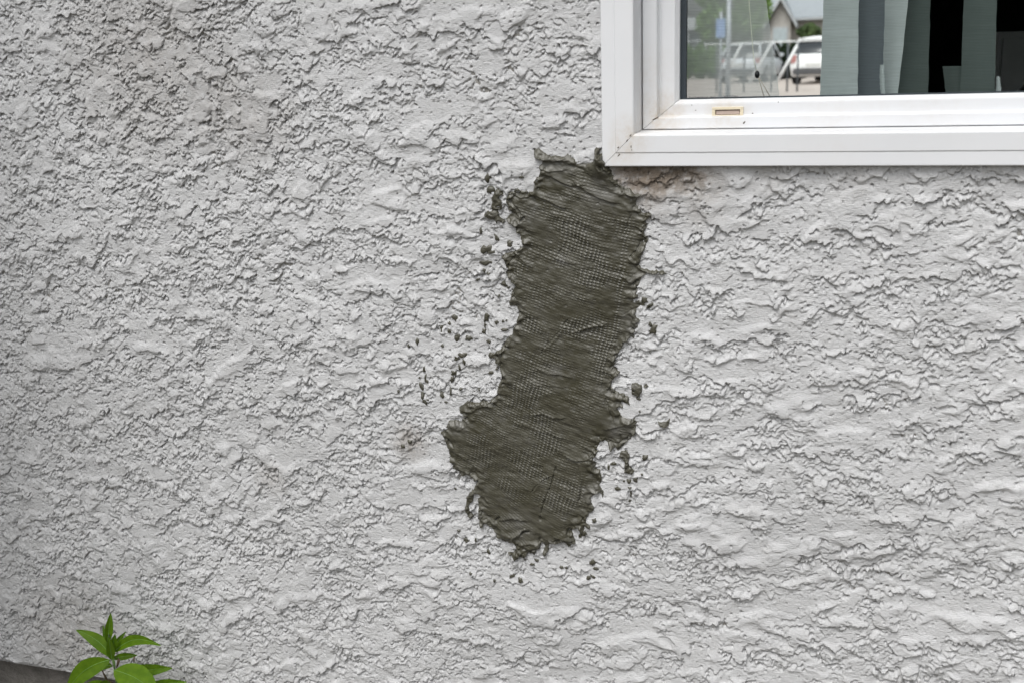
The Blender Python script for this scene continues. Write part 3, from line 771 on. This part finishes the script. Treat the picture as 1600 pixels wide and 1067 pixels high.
def blind():
    BY = GLASS_Y + 0.10
    root = empty('vertical_blind', (at(1350, 150, BY).x, BY, WIN_ZT - .1), 'worn grey green fabric vertical blind hanging inside the window', 'blind')
    pale = fabric('pale_fabric', (0.50, 0.54, 0.535), 0, .18); grey = fabric('shaded_grey_fabric', (0.20, 0.225, 0.245), 0, .1)  # grey: darker copy of the cloth, shade put into its colour
    green = fabric('shaded_green_fabric', (0.118, 0.14, 0.132), 0, .15); sheer = fabric('sheer_fabric', (0.93, 0.96, 0.95), 0.42, .3)  # green: another darker copy, the slats' shade is in the colour
    rng = random.Random(11)
    def strip(name, tl_, tr_, bl, br, yl, yr, mat, bow=0.006, ragged=.0006, label=None, ytop=0.0, ybot=150.0, up=True):
        """strip of cloth between two edges given at pixel rows ytop and ybot; runs on above and below the glass"""
        A, B, C, D = at(tl_, ytop, yl), at(tr_, ytop, yr), at(bl, ybot, yl), at(br, ybot, yr)
        nz, nx = 60, 8; vs = []
        k1 = -4.2 if up else 0.0                       # continue upwards
        k2 = 1.5 if up else 2.2
        for j in range(nz + 1):
            t = k1 + (k2 - k1) * j / nz
            for i in range(nx + 1):
                s = i / nx
                p = A.lerp(B, s).lerp(C.lerp(D, s), t) if True else None
                e = rng.uniform(-ragged, ragged) if i in (0, nx) else 0
                vs.append((p.x + e, p.y + bow * math.sin(math.pi * s), p.z))
        fs = [(j * (nx + 1) + i, (j + 1) * (nx + 1) + i, (j + 1) * (nx + 1) + i + 1, j * (nx + 1) + i + 1) for j in range(nz) for i in range(nx)]
        o = py_obj(name, vs, fs, mat, root, True)
        if label: o['label'] = label
        return o
    strip('slat', 1287, 1342, 1281, 1340, BY - .004, BY + .012, pale)
    strip('slat', 1340, 1384, 1336, 1380, BY + .055, BY + .030, grey, label='slat with its shade put into a darker slate grey')
    strip('slat', 1383, 1419, 1378, 1403, BY - .002, BY + .020, pale)
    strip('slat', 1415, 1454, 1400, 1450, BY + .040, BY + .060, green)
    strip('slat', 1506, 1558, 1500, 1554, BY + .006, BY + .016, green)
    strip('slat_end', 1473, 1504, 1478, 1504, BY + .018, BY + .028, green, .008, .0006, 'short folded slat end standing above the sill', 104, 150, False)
    strip('slat_end', 1374, 1381, 1376, 1383, BY - .010, BY - .006, pale, .003, .0008, 'torn corner curling off the pale slat', 102, 150, False)
    strip('slat_end', 1557, 1562, 1556, 1566, BY - .004, BY + .002, pale, .003, .0008, 'loose pale strip beside the last slat', 120, 150, False)
    strip('sheer_panel', 1060, 1197, 1060, 1218, BY + .03, BY + .03, sheer, .01, .0004, 'sheer pale panel one can see the street through')
    # bead cord with its weight and a loop
    bm = bmesh.new(); tube(bm, [at(1168, -80, BY - .006), at(1170, 0, BY - .006), at(1174, 50, BY - .006), at(1178, 95, BY - .006), at(1182, 112, BY - .006)], .0008, 6)
    cd = bm_obj('cord', bm, simple('cord_white', (0.72, 0.72, 0.62), .7), root, True)
    bm = bmesh.new(); q = at(1183, 117, BY - .006)
    bmesh.ops.create_uvsphere(bm, u_segments=10, v_segments=8, radius=.0042, matrix=Matrix.Translation(q) @ Matrix.Scale(1.5, 4, (0, 0, 1)))
    bm_obj('cord_weight', bm, simple('weight_dark', (0.02, 0.02, 0.022), .4), cd, True)
    for e in ((1196, 158), (1207, 158)):
        bm = bmesh.new(); tube(bm, [q, at(e[0], e[1], BY - .006)], .0007, 6)
        bm_obj('cord_tail', bm, simple('tail_beige', (0.45, 0.40, 0.34), .7), cd, True)
blind()

# ------------------------------------------------------------------ the street beyond the far window
def leaf_cloud(name, spots, n, size, mat, parent, seed, flat=0.5):
    """many small leaves spread through several ellipsoids (x, y, z, rx, ry, rz)"""
    rng = np.random.default_rng(seed); tot = sum(s[3] * s[4] * s[5] for s in spots)
    V, Fc = [], []
    for (x, y, z, rx, ry, rz) in spots:
        k = max(20, int(n * rx * ry * rz / tot))
        d = rng.normal(size=(k, 3)); d /= np.linalg.norm(d, axis=1)[:, None]
        r = rng.random(k) ** 0.42
        c = d * r[:, None] * np.array([rx, ry, rz]) + np.array([x, y, z])
        a = rng.normal(size=(k, 3)); a /= np.linalg.norm(a, axis=1)[:, None]
        b = np.cross(a, rng.normal(size=(k, 3))); b /= np.linalg.norm(b, axis=1)[:, None]
        s = size * rng.uniform(.6, 1.4, k)[:, None]
        for q in (c - a * s, c + b * s * flat, c + a * s, c - b * s * flat): V.append(q)
        base = sum(len(v) for v in V[:-4]); i = np.arange(k)
        Fc.append(np.stack([base + i, base + k + i, base + 2 * k + i, base + 3 * k + i], 1))
    return py_obj(name, np.concatenate(V).tolist(), np.concatenate(Fc).tolist(), mat, parent)

def leaf_mat(name, lo, hi):
    t = MT(name); t.base(t.ramp(t.noise(1.6, 4, .6), .3, lo, .7, hi), .6, .3)
    t.b.inputs['Transmission Weight'].default_value = 0
    return t.m

def car(name, cx, cy, rot, paint, label, kind):
    root = empty(name, (cx, cy, 0.004), label, 'car'); root.rotation_euler = (0, 0, rot)
    gl = simple('car_glass', (0.02, 0.025, 0.03), .12, .6); blk = simple('tyre_rubber', (0.02, 0.02, 0.02), .8); rim = simple('wheel_rim', (0.4, 0.4, 0.42), .35, .5, metallic=.6)
    red = simple('tail_lamp', (0.42, 0.20, 0.19), .25)
    L = 2.05 if kind == 'hatch' else 2.35
    def loft(nm, st, mat):
        """stations (x, z0, z1, half width at z0, at mid, at z1)"""
        vs, fs = [], []
        for (x, z0, z1, w0, w1, w2) in st:
            zm = (z0 + z1) / 2
            vs += [(x, -w0, z0), (x, -w1, zm), (x, -w2 * .98, z1 - .03), (x, -w2 * .9, z1), (x, w2 * .9, z1), (x, w2 * .98, z1 - .03), (x, w1, zm), (x, w0, z0)]
        for i in range(len(st) - 1):
            for k in range(8): fs.append((i * 8 + k, i * 8 + (k + 1) % 8, (i + 1) * 8 + (k + 1) % 8, (i + 1) * 8 + k))
        fs += [tuple(range(7, -1, -1)), tuple(range((len(st) - 1) * 8, len(st) * 8))]
        me = bpy.data.meshes.new(nm); me.from_pydata(vs, [], fs); me.update()
        return link(nm, me, mat, root, True, local=True)
    def bxl(nm, lo, hi, mat, par=None, bev=.01):
        bm = bmesh.new(); add_box(bm, lo, hi)
        if bev: bmesh.ops.bevel(bm, geom=bm.edges[:], offset=bev, segments=2, affect='EDGES')
        me = bpy.data.meshes.new(nm); bm.to_mesh(me); bm.free()
        return link(nm, me, mat, par or root, False, local=True)
    belt = .93 if kind == 'hatch' else 1.05; top = 1.50 if kind == 'hatch' else 1.62
    body = loft('body', [(-L, .42, .80, .70, .76, .70), (-L + .12, .30, belt, .80, .86, .80), (-L + .6, .24, belt + .02, .84, .88, .83), (0, .22, belt, .85, .89, .84),
                         (L - 1.1, .24, belt - .04, .84, .88, .80), (L - .35, .28, belt - .16, .80, .84, .72), (L - .05, .36, belt - .30, .68, .74, .62)], paint)
    g0, g1 = (-L + .18, -L + .62), (L - 1.45, L - .95)
    loft('greenhouse', [(g0[0], belt - .02, belt + .02, .78, .78, .78), (g0[1], belt - .02, top - .04, .80, .74, .62), (0.0, belt - .02, top, .82, .76, .64), (g1[0], belt - .02, top - .05, .81, .75, .62), (g1[1] + .1, belt - .06, belt - .02, .78, .78, .76)], gl)
    loft('roof', [(g0[1] - .12, top - .09, top - .02, .63, .66, .58), (-.3, top - .04, top + .035, .66, .68, .60), (g1[0] - .1, top - .08, top - .01, .63, .66, .58)], paint)
    def pillar(a, b):
        bm = bmesh.new(); tube(bm, [a, b], .045, 6); me = bpy.data.meshes.new('pillar'); bm.to_mesh(me); bm.free(); link('pillar', me, paint, root, True, local=True)
    for s in (-1, 1):
        pillar((g0[0] - .02, s * .78, belt), (g0[1] - .05, s * .63, top - .05)); pillar((g1[1] + .1, s * .78, belt - .04), (g1[0], s * .63, top - .06)); pillar((0, s * .83, belt), (-.02, s * .66, top - .02))
        bxl('tail_lamp', (-L + .0, s * .70 - .09, .72), (-L + .14, s * .70 + .09, .92 if kind == 'hatch' else 1.02), red)
        bxl('headlamp', (L - .30, s * .60 - .12, .58), (L - .12, s * .60 + .12, .72), simple('headlamp_glass', (.6, .62, .64), .2))
        bxl('mirror', (g1[0] + .1, s * .93 - .08, belt + .0), (g1[0] + .22, s * .93 + .08, belt + .14), paint, None, .03)
        for x in (-L + .78, L - .82):
            bm = bmesh.new(); bmesh.ops.create_cone(bm, cap_ends=True, segments=24, radius1=.32, radius2=.32, depth=.20, matrix=Matrix.Translation((x, s * .78, .32)) @ Matrix.Rotation(R(90), 4, 'X'))
            me = bpy.data.meshes.new('wheel'); bm.to_mesh(me); bm.free(); w = link('wheel', me, blk, root, False, local=True)
            bm = bmesh.new(); bmesh.ops.create_cone(bm, cap_ends=True, segments=20, radius1=.20, radius2=.20, depth=.02, matrix=Matrix.Translation((x, s * .89, .32)) @ Matrix.Rotation(R(90), 4, 'X'))
            me = bpy.data.meshes.new('rim'); bm.to_mesh(me); bm.free(); link('rim', me, rim, w, False, local=True)
    bxl('bumper', (-L - .04, -.72, .34), (-L + .16, .72, .56), simple('bumper_grey', (.09, .09, .095), .6), None, .04)
    bxl('number_plate', (-L - .012, -.26, .62), (-L + .01, .26, .73), simple('plate_white', (.6, .6, .58), .5), None, .004)
    return root

def gx(px, Y): return at(px, 90, Y).x
def street():
    silver = simple('silver_paint', (0.62, 0.65, 0.68), .35, .5, .04); white = simple('white_paint', (0.78, 0.78, 0.78), .35, .5, .04)
    car('parked_car', gx(1178, 44), 44.0, R(80), silver, 'silver hatchback parked across the street, seen through the sheer panel', 'hatch')
    car('parked_car', gx(1297, 41), 41.0, R(78), white, 'white car parked beside the dark hedge, cut off by the pale slat', 'suv')
    # hedges
    gm = leaf_mat('hedge_leaf', (0.11, 0.19, 0.05), (0.20, 0.31, 0.10)); dm = leaf_mat('dark_hedge_leaf', (0.012, 0.024, 0.012), (0.03, 0.05, 0.022))
    x0, x1 = gx(1000, 49), gx(1190, 49)
    h = empty('hedge', ((x0 + x1) / 2, 49, 0.004), 'light green clipped hedge behind the silver car', 'hedge')
    leaf_cloud('foliage', [(x0 + (x1 - x0) * (k + .5) / 9, 49, .75, (x1 - x0) / 14, .55, .80) for k in range(9)], 9000, .10, gm, h, 1)
    bark = simple('hedge_bark', (.06, .045, .03), .9)
    for k in range(9):
        bm = bmesh.new(); tube(bm, [(x0 + (x1 - x0) * (k + .5) / 9, 49, 0), (x0 + (x1 - x0) * (k + .5) / 9, 49, .9)], .03, 5); bm_obj('stem', bm, bark, h)
    x0, x1 = gx(1205, 46), gx(1262, 46)
    h = empty('hedge', ((x0 + x1) / 2, 46, 0.004), 'dark green low hedge between the two parked cars', 'hedge')
    leaf_cloud('foliage', [(x0 + (x1 - x0) * (k + .5) / 4, 46, .72, (x1 - x0) / 6, .5, .82) for k in range(4)], 5000, .09, dm, h, 2)
    bm = bmesh.new(); tube(bm, [((x0 + x1) / 2, 46, 0), ((x0 + x1) / 2, 46, .9)], .04, 5); bm_obj('stem', bm, simple('dark_bark', (.04, .03, .02), .9), h)
    # trees
    def tree(px, Y, pz, r, n, mat, label, seed):
        x = gx(px, Y); zc = at(px, pz, Y).z; rng = random.Random(seed)
        t = empty('tree', (x, Y, 0.004), label, 'tree')
        spots = [(x + rng.uniform(-.65, .65) * r, Y + rng.uniform(-.6, .6) * r, zc + rng.uniform(-.55, .75) * r, r * rng.uniform(.35, .55), r * rng.uniform(.35, .5), r * rng.uniform(.3, .48)) for _ in range(14)]
        leaf_cloud('crown', spots, n, .11, mat, t, seed)
        bm = bmesh.new(); tube(bm, [(x, Y, 0), (x + .05, Y, zc * .5), (x, Y, zc)], [.14, .11, .07], 8)
        for s in spots[:7]: tube(bm, [(x, Y, zc * .62), (s[0], s[1], s[2])], [.06, .02], 6)
        bm_obj('trunk', bm, simple('tree_bark', (.09, .075, .06), .9), t, True)
    tree(1147, 54, 20, 1.85, 12000, leaf_mat('tree_leaf', (0.13, 0.22, 0.055), (0.24, 0.37, 0.11)), 'light green tree standing in front of the houses', 4)
    tree(1262, 52, 58, .55, 1500, leaf_mat('bush_leaf', (0.05, 0.08, 0.03), (0.11, 0.16, 0.06)), 'small green bush against the beige house', 6)
    # beige house with grey roof and a front gable
    def house(px0, px1, Y, z_eave, z_ridge, wallc, roofc, label, gable=None, posts=False):
        xa, xb = gx(px0, Y), gx(px1, Y)
        hs_ = empty('house', ((xa + xb) / 2, Y, 0.004), label, 'house')
        wm = simple('house_render', wallc, .85); rm = simple('roof_shingle', roofc, .85); tm = simple('house_trim', (.46, .47, .48), .6); gm_ = simple('house_window_glass', (.05, .06, .07), .1)
        box('wall', (xa, Y, 0), (xb, Y + 7, z_eave), wm, hs_)
        o = .45
        v = [(xa - o, Y - o, z_eave - .1), (xb + o, Y - o, z_eave - .1), (xb + o, Y + 3.5, z_ridge), (xa - o, Y + 3.5, z_ridge), (xa - o, Y + 7 + o, z_eave - .1), (xb + o, Y + 7 + o, z_eave - .1)]
        v2 = [(a, b, c + .14) for a, b, c in v]
        f = [(0, 1, 2, 3), (3, 2, 5, 4), (9, 8, 7, 6), (10, 11, 8, 9), (0, 6, 7, 1), (4, 5, 11, 10), (1, 7, 8, 2), (2, 8, 11, 5), (0, 3, 9, 6), (3, 4, 10, 9)]
        rf = py_obj('roof', v + v2, f, rm, hs_)
        box('gutter', (xa - o, Y - o - .09, z_eave - .12), (xb + o, Y - o - .004, z_eave + .0), tm, rf)
        if gable:
            ga, gb, gp = gable; A, B_ = gx(ga, Y - 1.2), gx(gb, Y - 1.2); zp = gp; m = (A + B_) / 2; yb = Y - 1.2
            v = [(A, yb, 0), (B_, yb, 0), (B_, yb, z_eave - .1), (m, yb, zp - .22), (A, yb, z_eave - .1), (A, Y + .5, 0), (B_, Y + .5, 0), (B_, Y + .5, z_eave - .1), (m, Y + 2, zp - .22), (A, Y + .5, z_eave - .1)]
            py_obj('gable_wall', v, [(0, 1, 2, 3, 4), (1, 6, 7, 2), (5, 0, 4, 9)], wm, hs_)
            for s, e in ((A - .35, -1), (B_ + .35, 1)):
                ze = z_eave - .35
                v = [(m, yb - .35, zp), (s, yb - .35, ze), (s, Y + 2.5, ze), (m, Y + 2.5, zp)]; v += [(a, b, c - .16) for a, b, c in v]
                g_ = py_obj('gable_roof', v, [(0, 1, 2, 3), (7, 6, 5, 4), (0, 4, 5, 1), (1, 5, 6, 2), (2, 6, 7, 3), (3, 7, 4, 0)], rm, hs_)
                v = [(m, yb - .38, zp + .03), (s, yb - .38, ze + .03), (s, yb - .38, ze - .20), (m, yb - .38, zp - .20)]; v += [(a, b + .028, c) for a, b, c in v]
                py_obj('barge_board', v, [(0, 1, 2, 3), (7, 6, 5, 4), (0, 4, 5, 1), (1, 5, 6, 2), (2, 6, 7, 3), (3, 7, 4, 0)], tm, g_)
            fx = box('window', (m - .42, yb - .05, 1.2), (m + .42, yb - .004, 2.3), tm, hs_, .01); box('pane', (m - .34, yb - .07, 1.28), (m + .34, yb - .052, 2.22), simple('pale_curtain', (.45, .5, .52), .5), fx)  # pane in one even pale colour
            box('garage_door', (B_ + .6, Y - .06, 0), (min(B_ + 3.4, xb - .2), Y - .004, 2.2), simple('garage_door', (.40, .37, .34), .7), hs_)
            box('downpipe', (xb - .9, Y - .12, 0), (xb - .8, Y - .02, z_eave - .13), simple('downpipe_dark', (.05, .05, .05), .6), hs_)
        if posts:
            for k in range(4):
                box('porch_post', (xa + (xb - xa) * (k + .4) / 4, Y - .42, 0), (xa + (xb - xa) * (k + .4) / 4 + .16, Y - .26, z_eave - .12), tm, hs_)
            for zz in (1.2, 1.75):
                box('porch_rail', (xa, Y - .40, zz), (xb, Y - .30, zz + .1), tm, hs_)
            for k in range(3):
                fx = box('window', (xa + (xb - xa) * (k + .3) / 3, Y - .04, 1.3), (xa + (xb - xa) * (k + .3) / 3 + .9, Y - .004, 2.4), tm, hs_); box('pane', (xa + (xb - xa) * (k + .3) / 3 + .08, Y - .06, 1.38), (xa + (xb - xa) * (k + .3) / 3 + .82, Y - .042, 2.32), gm_, fx)
    house(1192, 1420, 62, 2.75, 3.95, (.46, .43, .40), (.30, .32, .34), 'low beige house with grey roof and small front gable', (1202, 1234, 3.9))
    house(1010, 1118, 75, 2.6, 3.3, (.30, .33, .33), (.35, .36, .36), 'pale grey house with white porch rails behind the hedge', None, True)
    # grey posts with a blue sign
    def post(px, Y, r, ztop, label):
        x = gx(px, Y); p = empty('sign_post', (x, Y, 0.004), label, 'post')
        bm = bmesh.new(); tube(bm, [(x, Y, 0), (x, Y, ztop)], r, 10); bm_obj('pole', bm, simple('galvanised_steel', (.42, .45, .48), .45, .5, metallic=.3), p, True)
        box('foot_plate', (x - r * 2, Y - r * 2, .004), (x + r * 2, Y + r * 2, .03), simple('foot_steel', (.3, .3, .32), .6), p)
        return p, x
    p, x = post(1138, 30, .07, 2.75, 'pale grey steel lamp post behind the sheer panel')
    p, x = post(1126, 30, .045, 2.35, 'grey post carrying a small blue sign')
    zc = at(1126, 45, 30).z
    box('sign_face', (x - .13, 29.90, zc - .26), (x + .13, 29.93, zc + .26), simple('sign_blue', (.25, .37, .62), .5), p, .006)
    # railing with dark uprights, a pale top rail and slanting white braces
    Y = 33.0; z1 = at(1190, 67, Y).z
    rl = empty('railing', (gx(1190, Y), Y, 0.004), 'steel railing with dark uprights and slanting white braces', 'railing')
    dkm = simple('railing_dark', (.09, .10, .11), .6); wtm = simple('brace_white', (.75, .76, .76), .5)
    for px in (1120, 1163, 1206, 1231, 1247, 1290, 1332):
        bm = bmesh.new(); tube(bm, [(gx(px, Y), Y, 0), (gx(px, Y), Y, z1 - .03)], .028, 8); bm_obj('upright', bm, dkm, rl, True)
    bm = bmesh.new(); tube(bm, [(gx(1100, Y), Y, z1), (gx(1340, Y), Y, z1)], .022, 8); bm_obj('top_rail', bm, wtm, rl, True)
    for a, b in (((1134, 118), (1159, 70)), ((1170, 132), (1206, 68)), ((1213, 130), (1245, 73))):
        bm = bmesh.new(); q0, q1 = at(*a, Y - .05), at(*b, Y - .05); tube(bm, [q0, q1], .045, 8); bm_obj('brace', bm, wtm, rl, True)
street()

# ------------------------------------------------------------------ unseen hedge, added to keep the glass dark
def added_hedge():
    m = leaf_mat('added_hedge_leaf', (0.010, 0.020, 0.008), (0.022, 0.040, 0.016)); x0, x1, Y = -9.0, 2.5, -7.0
    h = empty('added_dark_hedge', ((x0 + x1) / 2, Y, 0.004), 'unseen dark green hedge added to keep the window glass dark', 'hedge')
    bm = bmesh.new(); bmesh.ops.create_grid(bm, x_segments=90, y_segments=20, size=.5)
    rng = random.Random(9)
    for v in bm.verts:
        x = x0 + (v.co.x + .5) * (x1 - x0); z = (v.co.y + .5) * 2.5
        v.co = Vector((x, Y - .25 + .12 * math.sin(x * 5.1) + rng.uniform(-.06, .06), z + (rng.uniform(-.12, .06) if v.co.y > .45 else 0)))
    bm_obj('added_hedge_core', bm, m, h)
    n = 16
    leaf_cloud('foliage', [(x0 + (x1 - x0) * (k + .5) / n, Y, 1.25, (x1 - x0) / n * .75, .55, 1.45) for k in range(n)], 26000, .06, m, h, 12)
    for k in range(n):
        x = x0 + (x1 - x0) * (k + .5) / n; bm = bmesh.new(); tube(bm, [(x, Y, 0), (x, Y, 1.8)], [.05, .02], 6); bm_obj('trunk', bm, simple('added_hedge_bark', (.05, .04, .03), .9), h)
added_hedge()

# ------------------------------------------------------------------ plant at the foot of the wall
def plant():
    PY = -0.10
    t = MT('plant_leaf')
    n = t.noise(70, 4, .6); c = t.ramp(n, .3, (0.072, 0.150, 0.004), .72, (0.125, 0.225, 0.008))
    t.base(c, .42, .4); t.bump(t.noise(260, 3, .5), .25, .001)
    tl = t.add('ShaderNodeBsdfTranslucent'); tl.inputs[0].default_value = (.085, .20, .01, 1)
    mx = t.add('ShaderNodeMixShader'); mx.inputs[0].default_value = .28
    t.l.new(t.b.outputs[0], mx.inputs[1]); t.l.new(tl.outputs[0], mx.inputs[2]); t.l.new(mx.outputs[0], t.out.inputs['Surface'])
    stem = simple('plant_stem', (.075, .14, .03), .5); bud = simple('plant_bud', (.10, .07, .04), .7); rib = simple('leaf_rib', (.13, .25, .05), .5)
    b0 = at(186, 1090, PY); ground_pt = Vector((b0.x - .01, PY - .02, 0))
    root = empty('leafy_plant', tuple(ground_pt), 'young green leafy plant growing at the foot of the wall', 'plant')
    def P(px, py, dy=0.0): return at(px, py, PY + dy)
    def stalk(pts, r, nm='stem', m=stem):
        bm = bmesh.new(); tube(bm, pts, r, 8); return bm_obj(nm, bm, m, root, True)
    stalk([ground_pt, P(190, 1180), P(183, 1075), P(178, 1035), P(173, 1012), P(170, 990)], [.0055, .005, .0036, .003, .0026, .0018])
    def leaf(b, tip, w, fold=.25, droop=.0, side=0.0, dy=0.0, dyt=0.0, bulge=.42):
        """pointed leaf from pixel b to pixel tip, w wide (px); fold raises its halves, droop bends it down"""
        A, T = P(*b, dy), P(*tip, dyt); ax = (T - A); Ln = ax.length; ax.normalize()
        view = (CAM - A).normalized(); sd_ = ax.cross(view).normalized(); nm = sd_.cross(ax).normalized()
        nu, nv = 14, 6; vs = []; W = w * .00112
        for i in range(nu + 1):
            u = i / nu
            wd = W * (math.sin(math.pi * min(1, u ** (.75 + bulge * .35))) ** .8) * (1 - .25 * u) + .0006
            c0 = A + ax * (Ln * u) + Vector((0, 0, -1)) * (droop * Ln * (u * u - u * .2)) + sd_ * (side * Ln * math.sin(math.pi * u))
            for j in range(nv + 1):
                s = j / nv * 2 - 1
                wv = .04 * W * math.sin(u * 19 + s * 2)
                vs.append(c0 + sd_ * (wd * s) + nm * (fold * wd * abs(s) + wv * abs(s)))
        fs = [(i * (nv + 1) + j, (i + 1) * (nv + 1) + j, (i + 1) * (nv + 1) + j + 1, i * (nv + 1) + j + 1) for i in range(nu) for j in range(nv)]
        o = py_obj('leaf', vs, fs, t.m, root, True)
        bm = bmesh.new(); mid = [Vector(vs[i * (nv + 1) + nv // 2]) + nm * .0002 for i in range(nu)]
        tube(bm, mid, [.0009 * (1 - .8 * i / nu) for i in range(nu)], 5); bm_obj('midrib', bm, rib, o, True)
    leaf((176, 1026), (118, 978), 13, .22, .10, .06, 0, -.02)
    leaf((178, 1018), (250, 998), 11, .25, .12, -.10, 0, -.02)
    leaf((168, 1003), (173, 957), 8, .55, 0, .0, 0, .005)
    leaf((173, 1020), (180, 990), 8, .5, 0, 0, -.006, -.012)
    leaf((175, 1030), (170, 995), 8, .4, 0, 0, -.01, -.02)
    leaf((164, 1000), (161, 976), 2.5, .5, 0, 0, .01, .015)
    leaf((171, 1012), (150, 990), 6, .45, .05, 0, .012, .02); leaf((174, 1014), (196, 985), 5, .45, .05, 0, .014, .025); leaf((177, 1028), (214, 1020), 7, .35, .1, 0, .012, .02); leaf((176, 1040), (140, 1036), 9, .3, .12, 0, .015, .02)
    leaf((172, 1030), (100, 1078), 20, .18, .10, .10, -.01, -.05)
    leaf((178, 1046), (252, 1092), 27, .20, .05, -.06, -.015, -.06)
    leaf((196, 1052), (268, 1032), 13, .30, .18, .02, .02, .03)
    leaf((214, 1090), (291, 1056), 12, .30, .10, -.04, .01, 0)
    leaf((172, 1062), (150, 1088), 14, .3, .1, 0, .02, .01)
    leaf((180, 1072), (205, 1110), 14, .3, .1, 0, .02, .02)
    leaf((184, 1084), (236, 1062), 9, .3, .1, 0, .03, .04); leaf((170, 1070), (126, 1066), 9, .3, .15, 0, .03, .04); leaf((182, 1066), (206, 1044), 6, .4, .05, 0, .03, .035)
    leaf((182, 1100), (120, 1140), 20, .2, .15, 0, .0, -.04); leaf((184, 1120), (260, 1160), 22, .2, .15, 0, 0, -.04)
    for b, tp in (((182, 1043), (185, 1028)), ((184, 1040), (187, 1030)), ((209, 1034), (210, 1025)), ((159, 1046), (167, 1060))):
        stalk([P(*b), P(*tp)], [.0012, .0016], 'bud', bud)
    stalk([P(159, 1045), P(165, 1060), P(176, 1066)], .0012, 'twig', bud); stalk([P(186, 1075), P(200, 1060), P(212, 1050)], .0014, 'twig')
plant()
